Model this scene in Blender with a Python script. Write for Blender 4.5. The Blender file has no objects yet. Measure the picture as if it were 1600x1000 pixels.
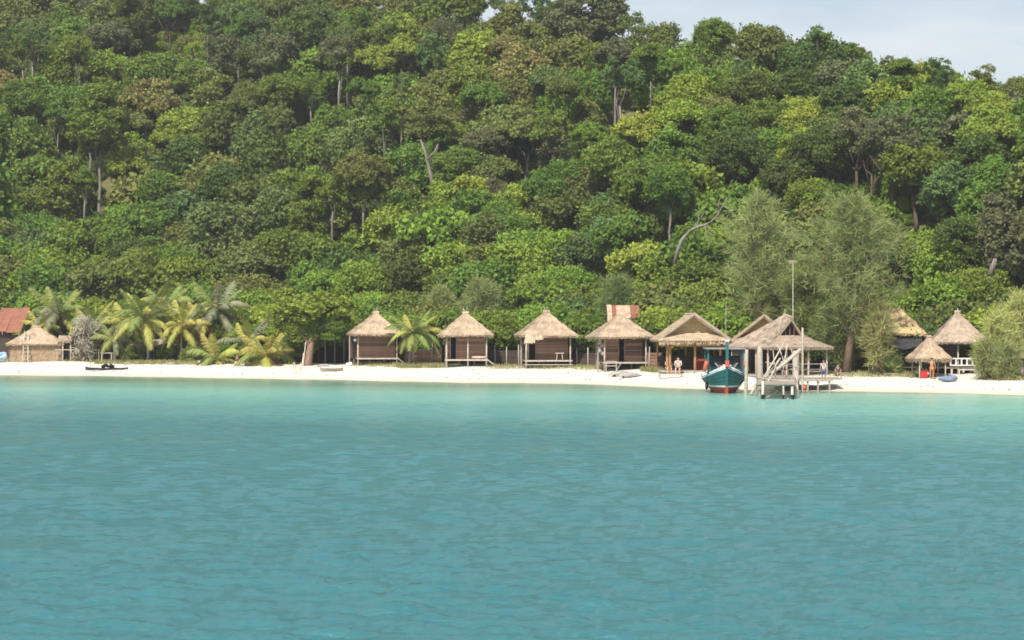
import bpy, math, random
import numpy as np
from mathutils import Vector, Matrix, Euler

# ------------------------------------------------------------------ camera, sky, sun, exposure
SC = bpy.context.scene
COL = SC.collection
F, HOR, CAMZ = 3600.0, 500.0, 5.0          # focal length in photo pixels, horizon row, eye height
cam_d = bpy.data.cameras.new('camera'); cam = bpy.data.objects.new('camera', cam_d); COL.objects.link(cam)
cam.location = (0, 0, CAMZ); cam.rotation_euler = (math.radians(90), 0, 0)
cam_d.sensor_width = 36; cam_d.lens = 36 * F / 1600.0
cam_d.clip_start = 0.5; cam_d.clip_end = 20000
SC.camera = cam

SUN_EL, SUN_AZ = math.radians(50), math.radians(203)   # azimuth clockwise from +Y: behind the camera, to its left
world = bpy.data.worlds.new("World"); SC.world = world; world.use_nodes = True
wn, wl = world.node_tree.nodes, world.node_tree.links
for n in list(wn): wn.remove(n)
w_out = wn.new('ShaderNodeOutputWorld'); w_bg = wn.new('ShaderNodeBackground')
sky = wn.new('ShaderNodeTexSky'); sky.sky_type = 'NISHITA'; sky.sun_disc = False
sky.sun_elevation = SUN_EL; sky.sun_rotation = SUN_AZ
sky.air_density = 1.0; sky.dust_density = 1.5; sky.ozone_density = 1.5
w_bg.inputs['Strength'].default_value = 0.095
tc = wn.new('ShaderNodeTexCoord'); mp = wn.new('ShaderNodeMapping'); mp.inputs['Scale'].default_value = (3, 3, 16)
nz = wn.new('ShaderNodeTexNoise'); nz.inputs['Scale'].default_value = 1.1; nz.inputs['Detail'].default_value = 6; nz.inputs['Roughness'].default_value = 0.55
mr = wn.new('ShaderNodeMapRange'); mr.inputs['From Min'].default_value = 0.36; mr.inputs['From Max'].default_value = 0.68
mr.inputs['To Min'].default_value = 0.15; mr.inputs['To Max'].default_value = 0.95
mixc = wn.new('ShaderNodeMix'); mixc.data_type = 'RGBA'; mixc.inputs[7].default_value = (7.4, 7.6, 7.7, 1)
wl.new(tc.outputs['Generated'], mp.inputs['Vector']); wl.new(mp.outputs[0], nz.inputs['Vector']); wl.new(nz.outputs[0], mr.inputs[0])
wl.new(mr.outputs[0], mixc.inputs[0]); wl.new(sky.outputs[0], mixc.inputs[6]); wl.new(mixc.outputs[2], w_bg.inputs['Color'])
wl.new(w_bg.outputs[0], w_out.inputs['Surface'])

sd = bpy.data.lights.new('sun', 'SUN'); sun = bpy.data.objects.new('sun', sd); COL.objects.link(sun)
sd.energy = 4.6; sd.angle = math.radians(0.53); sd.color = (1.0, 0.95, 0.86)
to_sun = Vector((math.sin(SUN_AZ) * math.cos(SUN_EL), math.cos(SUN_AZ) * math.cos(SUN_EL), math.sin(SUN_EL)))
sun.rotation_euler = to_sun.to_track_quat('Z', 'Y').to_euler()
sun.location = (-60, -60, 120)

vs = SC.view_settings; SC.display_settings.display_device = 'sRGB'
vs.view_transform = 'Standard'; vs.look = 'None'; vs.gamma = 1.0; vs.use_curve_mapping = False; vs.exposure = 0.38
SC.cycles.use_denoising = True
SC.cycles.max_bounces = 5; SC.cycles.diffuse_bounces = 3; SC.cycles.glossy_bounces = 2; SC.cycles.transmission_bounces = 3
SC.cycles.volume_bounces = 0; SC.cycles.transparent_max_bounces = 4
SC.cycles.sample_clamp_indirect = 4.0
SC.cycles.filter_width = 1.7

# ------------------------------------------------------------------ helpers
RNG = np.random.default_rng(11); random.seed(5)

def px2x(px, Y): return (px - 800) / F * Y
def py2z(py, Y): return CAMZ - (py - HOR) / F * Y

_SH = [(-400, 583), (0, 586), (320, 590), (520, 594), (720, 597.5), (900, 600), (1080, 607), (1310, 612), (1450, 613.5), (1600, 617), (2000, 624)]
_shY = np.array([CAMZ * F / (y - HOR) for _, y in _SH]); _shX = np.array([(p - 800) / F * Y for (p, _), Y in zip(_SH, _shY)])
def shoreY(x):
    x = np.asarray(x, float)
    r = np.interp(x, _shX, _shY)
    r = np.where(x < _shX[0], _shY[0] + (_shX[0] - x) * 0.25, r)
    r = np.where(x > _shX[-1], _shY[-1] - (x - _shX[-1]) * 0.25, r)
    return r + 0.7 * np.sin(x * 0.31) + 0.45 * np.sin(x * 0.83 + 1) + .25 * np.sin(x * 2.1)

def vnoise(x, y, seed=0):
    """smooth value noise"""
    xi, yi = np.floor(x).astype(np.int64), np.floor(y).astype(np.int64)
    fx, fy = x - xi, y - yi
    fx = fx * fx * (3 - 2 * fx); fy = fy * fy * (3 - 2 * fy)
    def h(a, b):
        n = (a * 374761393 + b * 668265263 + seed * 1442695041) & 0x7fffffff
        n = ((n ^ (n >> 13)) * 1274126177) & 0x7fffffff
        return ((n ^ (n >> 16)) & 0xffff) / 65535.0 * 2 - 1
    return (h(xi, yi) * (1 - fx) + h(xi + 1, yi) * fx) * (1 - fy) + (h(xi, yi + 1) * (1 - fx) + h(xi + 1, yi + 1) * fx) * fy

SLOPE, TOE = 0.46, 27.0
_RG = [(-300, 90), (0, 62), (150, 40), (270, 36), (350, 48), (500, 80), (700, 100), (850, 105), (1000, 150), (1200, 165), (1400, 215), (1600, 250), (1900, 280)]
_rx, _rz, _ry = [], [], []
for p, y in _RG:
    e = (HOR - y) / F; Yr = 300.0
    for _ in range(60):
        x_ = (p - 800) / F * Yr; toeY = float(shoreY(x_)) + TOE
        Yr = (SLOPE * toeY - 1.2 + CAMZ) / (SLOPE - e)
    _rx.append((p - 800) / F * Yr); _ry.append(Yr); _rz.append(1.2 + SLOPE * (Yr - toeY))
_rx, _ry, _rz = map(np.array, (_rx, _ry, _rz))

def ground(x, Y):
    x = np.asarray(x, float); Y = np.asarray(Y, float)
    s = Y - shoreY(x)
    prof = np.interp(s, [-200, -30, -4, 0, 3, 8, 13, 16, 24, 40], [-8, -2.2, -0.3, 0, 0.32, 0.72, 1.0, 1.05, 1.1, 1.3])
    t = np.maximum(s - TOE + 4, 0); hill = SLOPE * np.where(t < 8, t * t / 16, t - 4)
    hill = hill + np.clip((s - TOE) / 20, 0, 1) * (2.2 * vnoise(x / 17, Y / 17, 3) + 1.0 * vnoise(x / 7, Y / 7, 4))
    rz = np.interp(x, _rx, _rz); ry = np.interp(x, _rx, _ry)
    cap = rz - 0.04 * np.maximum(Y - ry, 0) + 0.8 * vnoise(x / 12, Y / 12, 8)
    k = 5.0; a, b = prof + hill, cap
    hh = np.clip(0.5 + 0.5 * (b - a) / k, 0, 1)
    z = b * (1 - hh) + a * hh - k * hh * (1 - hh)
    near = s < TOE
    return np.where(near, a, z)
def gz(x, Y): return float(ground(x, Y))

def spot(px, s):
    """a point s metres behind the waterline in the direction of photo column px"""
    Y = 180.0
    for _ in range(40): Y = 0.5 * Y + 0.5 * (float(shoreY(px2x(px, Y))) + s)
    x = px2x(px, Y)
    return x, Y, gz(x, Y)

class MB:
    def __init__(s): s.v, s.f, s.m = [], [], []
    def add(s, vs, fs, m=0):
        b = len(s.v); s.v += [tuple(v) for v in vs]; s.f += [tuple(i + b for i in f) for f in fs]; s.m += [m] * len(fs); return s
    def box(s, c, size, rot=None, m=0):
        hx, hy, hz = size[0] / 2, size[1] / 2, size[2] / 2
        pts = [Vector((x * hx, y * hy, z * hz)) for x in (-1, 1) for y in (-1, 1) for z in (-1, 1)]
        if rot is not None:
            R = Euler(rot).to_matrix(); pts = [R @ p for p in pts]
        c = Vector(c)
        return s.add([p + c for p in pts], [(0, 1, 3, 2), (4, 6, 7, 5), (0, 4, 5, 1), (2, 3, 7, 6), (0, 2, 6, 4), (1, 5, 7, 3)], m)
    def beam(s, a, b, w, h=None, m=0):
        a, b = Vector(a), Vector(b); h = h or w; d = (b - a); L = d.length; d.normalize()
        up = Vector((0, 0, 1)) if abs(d.z) < .9 else Vector((0, 1, 0)); x = d.cross(up).normalized(); y = x.cross(d)
        p = [a + x * i * w / 2 + y * j * h / 2 for i, j in ((-1, -1), (1, -1), (1, 1), (-1, 1))] + [b + x * i * w / 2 + y * j * h / 2 for i, j in ((-1, -1), (1, -1), (1, 1), (-1, 1))]
        return s.add(p, [(0, 3, 2, 1), (4, 5, 6, 7), (0, 1, 5, 4), (1, 2, 6, 5), (2, 3, 7, 6), (3, 0, 4, 7)], m)
    def tube(s, pts, radii, n=6, m=0, cap=True):
        pts = [Vector(p) for p in pts]; rings = []
        for i, p in enumerate(pts):
            d = (pts[min(i + 1, len(pts) - 1)] - pts[max(i - 1, 0)]).normalized()
            up = Vector((1, 0, 0)) if abs(d.x) < .8 else Vector((0, 1, 0))
            x = d.cross(up).normalized(); y = d.cross(x).normalized()
            r = radii[i] if hasattr(radii, '__len__') else radii
            rings.append([p + (x * math.cos(a) + y * math.sin(a)) * r for a in [2 * math.pi * k / n for k in range(n)]])
        V = [q for r in rings for q in r]; Fc = []
        for i in range(len(pts) - 1):
            for k in range(n):
                Fc.append((i * n + k, i * n + (k + 1) % n, (i + 1) * n + (k + 1) % n, (i + 1) * n + k))
        if cap: Fc.append(tuple(range(n - 1, -1, -1))); Fc.append(tuple((len(pts) - 1) * n + k for k in range(n)))
        return s.add(V, Fc, m)
    def ball(s, c, r, n=8, m=0):
        rx, ry, rz = r if hasattr(r, '__len__') else (r, r, r); V = []; Fc = []
        rows = max(4, n // 2 + 1)
        for i in range(rows + 1):
            th = math.pi * i / rows
            for k in range(n):
                a = 2 * math.pi * k / n; V.append((c[0] + rx * math.sin(th) * math.cos(a), c[1] + ry * math.sin(th) * math.sin(a), c[2] + rz * math.cos(th)))
        for i in range(rows):
            for k in range(n): Fc.append((i * n + k, (i + 1) * n + k, (i + 1) * n + (k + 1) % n, i * n + (k + 1) % n))
        return s.add(V, Fc, m)
    def mesh(s, name, mats, smooth=False):
        me = bpy.data.meshes.new(name); me.from_pydata(s.v, [], s.f)
        for mt in (mats if isinstance(mats, (list, tuple)) else [mats]): me.materials.append(mt)
        me.polygons.foreach_set('material_index', s.m)
        if smooth: me.polygons.foreach_set('use_smooth', [True] * len(s.f))
        me.update(); return me

def quads_mesh(name, V, mat):
    """V: (n,4,3) array of separate quads"""
    n = len(V); me = bpy.data.meshes.new(name)
    me.vertices.add(n * 4); me.vertices.foreach_set('co', V.reshape(-1).astype(np.float32))
    me.loops.add(n * 4); me.loops.foreach_set('vertex_index', np.arange(n * 4, dtype=np.int32))
    me.polygons.add(n); me.polygons.foreach_set('loop_start', np.arange(0, n * 4, 4, dtype=np.int32))
    me.polygons.foreach_set('loop_total', np.full(n, 4, dtype=np.int32))
    me.materials.append(mat); me.update(calc_edges=True); return me

def grid_mesh(name, X, Y, Z, mat, smooth=True):
    r, c = X.shape; me = bpy.data.meshes.new(name)
    me.vertices.add(r * c); me.vertices.foreach_set('co', np.stack([X, Y, Z], -1).reshape(-1).astype(np.float32))
    i = np.arange(r * c).reshape(r, c)
    q = np.stack([i[:-1, :-1], i[:-1, 1:], i[1:, 1:], i[1:, :-1]], -1).reshape(-1, 4).astype(np.int32); n = len(q)
    me.loops.add(n * 4); me.loops.foreach_set('vertex_index', q.reshape(-1))
    me.polygons.add(n); me.polygons.foreach_set('loop_start', np.arange(0, n * 4, 4, dtype=np.int32)); me.polygons.foreach_set('loop_total', np.full(n, 4, dtype=np.int32))
    if smooth: me.polygons.foreach_set('use_smooth', np.ones(n, bool))
    me.materials.append(mat); me.update(calc_edges=True); return me

def link(o, parent=None):
    COL.objects.link(o)
    if parent is not None: o.parent = parent
    return o
def part(name, mb, mats, parent, label=None, smooth=False):
    me = mb.mesh(name, mats, smooth) if isinstance(mb, MB) else mb
    o = bpy.data.objects.new(name, me); link(o, parent)
    if label: o['label'] = label
    return o
def tag(o, label, cat, group=None):
    o['label'] = label; o['category'] = cat
    if group: o['group'] = group
    return o
def thing(name, label, cat, loc=(0, 0, 0), rotz=0, group=None):
    o = bpy.data.objects.new(name, None); link(o); o.empty_display_size = .3
    o.location = loc; o.rotation_euler = (0, 0, rotz); return tag(o, label, cat, group)
def single(name, mb, mats, label, cat, loc=(0, 0, 0), rotz=0, group=None, smooth=False):
    o = part(name, mb, mats, None, None, smooth); o.location = loc; o.rotation_euler = (0, 0, rotz); return tag(o, label, cat, group)

# ------------------------------------------------------------------ materials
def mat(name, col, col2=None, rough=.8, scale=6, stretch=(1, 1, 1), island=0.0, obj=0.0, bump=0.0, spec=.2, transl=0.0, detail=4, metallic=0):
    m = bpy.data.materials.new(name); m.use_nodes = True; nt = m.node_tree; N, L = nt.nodes, nt.links
    b = N['Principled BSDF']; b.inputs['Roughness'].default_value = rough; b.inputs['Specular IOR Level'].default_value = spec
    b.inputs['Metallic'].default_value = metallic
    col2 = col2 or tuple(c * .7 for c in col)
    t = N.new('ShaderNodeTexCoord'); mpn = N.new('ShaderNodeMapping'); mpn.inputs['Scale'].default_value = stretch
    no = N.new('ShaderNodeTexNoise'); no.inputs['Scale'].default_value = scale; no.inputs['Detail'].default_value = detail
    L.new(t.outputs['Object'], mpn.inputs[0]); L.new(mpn.outputs[0], no.inputs['Vector'])
    r = N.new('ShaderNodeMapRange'); r.inputs['From Min'].default_value = .3; r.inputs['From Max'].default_value = .7
    L.new(no.outputs[0], r.inputs[0])
    mx = N.new('ShaderNodeMix'); mx.data_type = 'RGBA'; mx.inputs[6].default_value = (*col, 1); mx.inputs[7].default_value = (*col2, 1)
    L.new(r.outputs[0], mx.inputs[0]); out = mx.outputs[2]
    def vary(src, amt, out, hue=.0):
        hs = N.new('ShaderNodeHueSaturation'); v = N.new('ShaderNodeMapRange'); v.inputs['To Min'].default_value = 1 - amt; v.inputs['To Max'].default_value = 1 + amt
        L.new(src, v.inputs[0]); L.new(v.outputs[0], hs.inputs['Value']); L.new(out, hs.inputs['Color'])
        if hue:
            v2 = N.new('ShaderNodeMapRange'); v2.inputs['To Min'].default_value = .5 - hue; v2.inputs['To Max'].default_value = .5 + hue
            ml = N.new('ShaderNodeMath'); ml.operation = 'FRACT'; m2 = N.new('ShaderNodeMath'); m2.operation = 'MULTIPLY'; m2.inputs[1].default_value = 7.31
            L.new(src, m2.inputs[0]); L.new(m2.outputs[0], ml.inputs[0]); L.new(ml.outputs[0], v2.inputs[0]); L.new(v2.outputs[0], hs.inputs['Hue'])
        return hs.outputs[0]
    if island:
        g = N.new('ShaderNodeNewGeometry'); out = vary(g.outputs['Random Per Island'], island, out, .015 if transl else 0)
    if obj:
        oi = N.new('ShaderNodeObjectInfo'); out = vary(oi.outputs['Random'], obj, out, .02 if transl else 0)
    L.new(out, b.inputs['Base Color'])
    if bump:
        bp = N.new('ShaderNodeBump'); bp.inputs['Strength'].default_value = bump; bp.inputs['Distance'].default_value = .05
        L.new(no.outputs[0], bp.inputs['Height']); L.new(bp.outputs[0], b.inputs['Normal'])
    if transl:
        tr = N.new('ShaderNodeBsdfTranslucent'); ms = N.new('ShaderNodeMixShader'); ms.inputs[0].default_value = transl
        L.new(out, tr.inputs['Color']); L.new(b.outputs[0], ms.inputs[1]); L.new(tr.outputs[0], ms.inputs[2]); L.new(ms.outputs[0], N['Material Output'].inputs['Surface'])
    return m

def leafmat(name, c, c2=None): return mat('leaf_' + name, c, c2 or tuple(k * .72 for k in c), rough=.6, scale=.35, island=.2, obj=.12, spec=.1, transl=.28, detail=2)
LEAF = {
    'dark green': leafmat('dark', (.120, .175, .042)),
    'mid green': leafmat('mid', (.180, .262, .046)),
    'bright green': leafmat('bright', (.250, .350, .052)),
    'yellow-green': leafmat('yellow', (.330, .400, .066)),
    'olive green': leafmat('olive', (.205, .240, .064)),
    'orange-tinged': leafmat('orange', (.31, .27, .095), (.22, .24, .07)),
    'grey-brown': leafmat('greybrown', (.185, .200, .092)),
    'bluish green': leafmat('blue', (.165, .235, .072)),
}
M_bark_pale = mat('bark_pale', (.29, .26, .215), (.13, .11, .09), scale=1.2, stretch=(3, 3, .6), bump=.4)
M_bark_brown = mat('bark_brown', (.17, .12, .085), (.09, .065, .045), scale=3, stretch=(3, 3, .6), bump=.5)
M_thatch = mat('thatch', (.48, .37, .255), (.34, .255, .175), rough=.9, scale=1.3, stretch=(1.5, 1.5, 1), island=.28, obj=.06, bump=.3)
M_thatch_grey = mat('thatch_grey', (.44, .345, .26), (.30, .235, .18), rough=.9, scale=2.5, island=.28, bump=.3)
M_straw = mat('straw_yellow', (.55, .42, .23), (.40, .29, .15), rough=.85, scale=4, island=.22, bump=.2)
M_wood_grey = mat('wood_grey', (.40, .35, .30), (.26, .225, .19), scale=5, stretch=(1, 1, 1), obj=.18, bump=.3)
M_wood_pale = mat('wood_pale', (.55, .49, .41), (.38, .33, .27), scale=5, obj=.12, bump=.3)
M_plank = mat('plank_brown', (.37, .22, .155), (.21, .12, .085), scale=4, stretch=(.4, 1, 4), obj=.42, bump=.3)
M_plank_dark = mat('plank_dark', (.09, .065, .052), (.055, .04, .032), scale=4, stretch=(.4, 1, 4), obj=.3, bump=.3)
M_bamboo = mat('bamboo_orange', (.52, .31, .15), (.38, .21, .09), scale=4, obj=.15, bump=.2)
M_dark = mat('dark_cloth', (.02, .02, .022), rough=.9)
M_white = mat('white_cloth', (.75, .74, .72), rough=.8, obj=.05)

# ------------------------------------------------------------------ the setting: ground, sea
def build_ground():
    ys = np.concatenate([np.linspace(60, 145, 12), np.arange(147, 240, .9), np.arange(240, 420, 3.0), np.linspace(430, 900, 14)])
    xs = np.concatenate([np.linspace(-700, -95, 16), np.arange(-92, 92, 1.0), np.linspace(95, 700, 16)])
    X, Y = np.meshgrid(xs, ys); Z = ground(X, Y)
    s = Y - shoreY(X)
    Z = Z + np.where((s > 1) & (s < 22), .05 * vnoise(X * 1.1, Y * 1.1, 5) + .05 * vnoise(X * .4, Y * .4, 6), 0)
    m = bpy.data.materials.new('sand_and_soil'); m.use_nodes = True; N, L = m.node_tree.nodes, m.node_tree.links; b = N['Principled BSDF']
    b.inputs['Roughness'].default_value = .95; b.inputs['Specular IOR Level'].default_value = .1
    at = N.new('ShaderNodeAttribute'); at.attribute_name = 'veg'; aw = N.new('ShaderNodeAttribute'); aw.attribute_name = 'wet'
    g = N.new('ShaderNodeNewGeometry'); n1 = N.new('ShaderNodeTexNoise'); n1.inputs['Scale'].default_value = .9; n1.inputs['Detail'].default_value = 5
    L.new(g.outputs['Position'], n1.inputs['Vector'])
    sandmix = N.new('ShaderNodeMix'); sandmix.data_type = 'RGBA'; sandmix.inputs[6].default_value = (.56, .53, .46, 1); sandmix.inputs[7].default_value = (.64, .61, .545, 1)
    L.new(n1.outputs[0], sandmix.inputs[0])
    wet = N.new('ShaderNodeMix'); wet.data_type = 'RGBA'; wet.inputs[7].default_value = (.50, .44, .33, 1)
    L.new(aw.outputs['Fac'], wet.inputs[0]); L.new(sandmix.outputs[2], wet.inputs[6])
    soil = N.new('ShaderNodeMix'); soil.data_type = 'RGBA'; soil.inputs[6].default_value = (.15, .17, .05, 1); soil.inputs[7].default_value = (.12, .095, .055, 1)
    n2 = N.new('ShaderNodeTexNoise'); n2.inputs['Scale'].default_value = .5; n2.inputs['Detail'].default_value = 6; L.new(g.outputs['Position'], n2.inputs['Vector']); L.new(n2.outputs[0], soil.inputs[0])
    ad = N.new('ShaderNodeMath'); ad.operation = 'MULTIPLY_ADD'; ad.inputs[1].default_value = .8; L.new(n1.outputs[0], ad.inputs[0])
    L.new(at.outputs['Fac'], ad.inputs[2])
    rg = N.new('ShaderNodeMapRange'); rg.inputs['From Min'].default_value = .78; rg.inputs['From Max'].default_value = .92; L.new(ad.outputs[0], rg.inputs[0])
    fin = N.new('ShaderNodeMix'); fin.data_type = 'RGBA'; L.new(rg.outputs[0], fin.inputs[0]); L.new(wet.outputs[2], fin.inputs[6]); L.new(soil.outputs[2], fin.inputs[7])
    L.new(fin.outputs[2], b.inputs['Base Color'])
    bp = N.new('ShaderNodeBump'); bp.inputs['Strength'].default_value = .5; bp.inputs['Distance'].default_value = .15; n3 = N.new('ShaderNodeTexNoise'); n3.inputs['Scale'].default_value = 3.5; n3.inputs['Detail'].default_value = 6
    L.new(g.outputs['Position'], n3.inputs['Vector']); L.new(n3.outputs[0], bp.inputs['Height']); L.new(bp.outputs[0], b.inputs['Normal'])
    me = grid_mesh('ground', X, Y, Z, m)
    veg = np.clip((s - 12.5) / 9, 0, 1); a = me.attributes.new('veg', 'FLOAT', 'POINT'); a.data.foreach_set('value', veg.reshape(-1).astype(np.float32))
    wetv = np.clip(1.15 - s / 1.8, 0, 1); a = me.attributes.new('wet', 'FLOAT', 'POINT'); a.data.foreach_set('value', wetv.reshape(-1).astype(np.float32))
    o = bpy.data.objects.new('ground', me); link(o); o['kind'] = 'structure'; o['label'] = 'white sand beach rising to the wooded hill'
build_ground()

def build_sea():
    rr = np.exp(np.arange(math.log(16), math.log(232), .0046)); far = np.array([260, 330, 500, 900, 2500, 9000])
    near = np.array([-6000, -800, -150, -40, -10, 5]); 
    sl = np.concatenate([[-40, -14, -5, -2.2, -1.2, -.75, -.5, -.38, -.31], np.linspace(-.27, .27, 560), [.31, .38, .5, .75, 1.2, 2.2, 5, 14, 40]])
    R = np.concatenate([rr, far]); SL, RR = np.meshgrid(sl, R)
    X = SL * RR; Y = RR.copy()
    Z = np.zeros_like(X); r = np.random.default_rng(3)
    off = np.maximum(shoreY(X) - Y, 0); calm = np.clip(off / 45, 0, 1) ** .8 * .93 + .07
    dx = RR * (.54 / 560); dy = RR * .0046
    inside = (np.abs(SL) <= .275) & (RR < 232)
    wind = math.radians(263)      # the chop runs towards the left of the camera
    for i in range(130):
        lam = .11 * (1.7 / .11) ** r.random(); th = wind + r.normal() * .5; k = 2 * math.pi / lam
        amp = lam * .0148 * (1.0 if lam < .7 else (.7 / lam) ** .55)
        kx, ky = k * math.cos(th), k * math.sin(th)
        fade = np.clip(1.6 - 3.2 * np.maximum(dy * abs(math.sin(th)), dx * abs(math.cos(th))) / lam * 1.0, 0, 1)
        mod = .45 + .85 * vnoise(X / (lam * 6) + i * 7.3, Y / (lam * 5) + i * 3.1, i)
        ph = kx * X + ky * Y + r.random() * 6.28
        Z += amp * fade * mod * (np.sin(ph) + .22 * np.cos(2 * ph))
    Z = Z * calm * inside
    # outer rows behind and beside the camera: flat water out to the horizon
    m = bpy.data.materials.new('sea_water'); m.use_nodes = True; N, L = m.node_tree.nodes, m.node_tree.links; b = N['Principled BSDF']
    b.inputs['Roughness'].default_value = .18; b.inputs['IOR'].default_value = 1.33; b.inputs['Specular IOR Level'].default_value = .5
    at = N.new('ShaderNodeAttribute'); at.attribute_name = 'depth'
    cr = N.new('ShaderNodeValToRGB'); e = cr.color_ramp.elements
    e[0].position = 0; e[0].color = (.30, .50, .40, 1); e[1].position = 1; e[1].color = (.034, .155, .172, 1)
    for pos, c in ((.05, (.22, .46, .38)), (.25, (.17, .42, .37)), (.42, (.10, .31, .30)), (.62, (.044, .182, .198))):
        q = e.new(pos); q.color = (*c, 1)
    g = N.new('ShaderNodeNewGeometry'); n1 = N.new('ShaderNodeTexNoise'); n1.inputs['Scale'].default_value = .05; n1.inputs['Detail'].default_value = 4
    mp1 = N.new('ShaderNodeMapping'); mp1.inputs['Scale'].default_value = (.5, 1.4, 1); L.new(g.outputs['Position'], mp1.inputs[0]); L.new(mp1.outputs[0], n1.inputs['Vector'])
    ad = N.new('ShaderNodeMath'); ad.operation = 'MULTIPLY_ADD'; L.new(n1.outputs[0], ad.inputs[0]); ad.inputs[1].default_value = .10
    sb = N.new('ShaderNodeMath'); sb.operation = 'SUBTRACT'; sb.inputs[1].default_value = .05; L.new(at.outputs['Fac'], ad.inputs[2]); L.new(ad.outputs[0], sb.inputs[0]); L.new(sb.outputs[0], cr.inputs[0])
    aw = N.new('ShaderNodeAttribute'); aw.attribute_name = 'weed_reflection'; wm = N.new('ShaderNodeMix'); wm.data_type = 'RGBA'; wm.inputs[7].default_value = (.085, .19, .125, 1)  # green shore band: forest reflection painted into the water colour, along with seagrass
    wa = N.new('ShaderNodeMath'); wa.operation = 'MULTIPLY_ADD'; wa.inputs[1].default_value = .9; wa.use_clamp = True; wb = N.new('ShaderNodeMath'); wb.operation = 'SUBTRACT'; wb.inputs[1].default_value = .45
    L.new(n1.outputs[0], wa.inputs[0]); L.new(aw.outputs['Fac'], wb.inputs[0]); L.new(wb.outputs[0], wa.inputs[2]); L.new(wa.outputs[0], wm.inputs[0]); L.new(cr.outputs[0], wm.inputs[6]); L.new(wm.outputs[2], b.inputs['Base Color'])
    n2 = N.new('ShaderNodeTexNoise'); n2.inputs['Scale'].default_value = 5.0; n2.inputs['Detail'].default_value = 6; n2.inputs['Roughness'].default_value = .68
    mp2 = N.new('ShaderNodeMapping'); mp2.inputs['Scale'].default_value = (.55, 1.5, 1); mp2.inputs['Rotation'].default_value = (0, 0, .3)
    L.new(g.outputs['Position'], mp2.inputs[0]); L.new(mp2.outputs[0], n2.inputs['Vector'])
    bp = N.new('ShaderNodeBump'); bp.inputs['Distance'].default_value = .10
    ca = N.new('ShaderNodeAttribute'); ca.attribute_name = 'calm'; L.new(ca.outputs['Fac'], bp.inputs['Strength'])
    n4 = N.new('ShaderNodeTexNoise'); n4.inputs['Scale'].default_value = 1.1; n4.inputs['Detail'].default_value = 3; mp4 = N.new('ShaderNodeMapping'); mp4.inputs['Scale'].default_value = (.45, 1.3, 1)
    L.new(g.outputs['Position'], mp4.inputs[0]); L.new(mp4.outputs[0], n4.inputs['Vector']); ma4 = N.new('ShaderNodeMath'); ma4.operation = 'MULTIPLY_ADD'; ma4.inputs[1].default_value = 2.2; L.new(n4.outputs[0], ma4.inputs[0]); L.new(n2.outputs[0], ma4.inputs[2])
    L.new(ma4.outputs[0], bp.inputs['Height']); L.new(bp.outputs[0], b.inputs['Normal'])
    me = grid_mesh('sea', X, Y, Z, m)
    d = np.clip(off / 130, 0, 1); a = me.attributes.new('depth', 'FLOAT', 'POINT'); a.data.foreach_set('value', d.reshape(-1).astype(np.float32))
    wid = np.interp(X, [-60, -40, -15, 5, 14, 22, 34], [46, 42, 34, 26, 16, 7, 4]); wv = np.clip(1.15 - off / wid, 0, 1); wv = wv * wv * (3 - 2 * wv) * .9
    a = me.attributes.new('weed_reflection', 'FLOAT', 'POINT'); a.data.foreach_set('value', wv.reshape(-1).astype(np.float32))
    a = me.attributes.new('calm', 'FLOAT', 'POINT'); a.data.foreach_set('value', (calm * .75).reshape(-1).astype(np.float32))
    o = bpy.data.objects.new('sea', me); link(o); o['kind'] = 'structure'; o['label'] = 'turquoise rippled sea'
    # water behind the camera
    mb = MB(); mb.add([(-9000, -9000, 0), (9000, -9000, 0), (9000, 16, 0), (640, 16, 0), (-640, 16, 0), (-9000, 16, 0)], [(0, 1, 2, 3, 4, 5)])
    me2 = mb.mesh('open_sea', m)
    for nm, v in (('depth', 1.0), ('calm', .75)):
        a = me2.attributes.new(nm, 'FLOAT', 'POINT'); a.data.foreach_set('value', [v] * 6)
    o = bpy.data.objects.new('open_sea', me2); link(o); o['kind'] = 'structure'; o['label'] = 'open sea behind the viewer'
build_sea()

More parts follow.
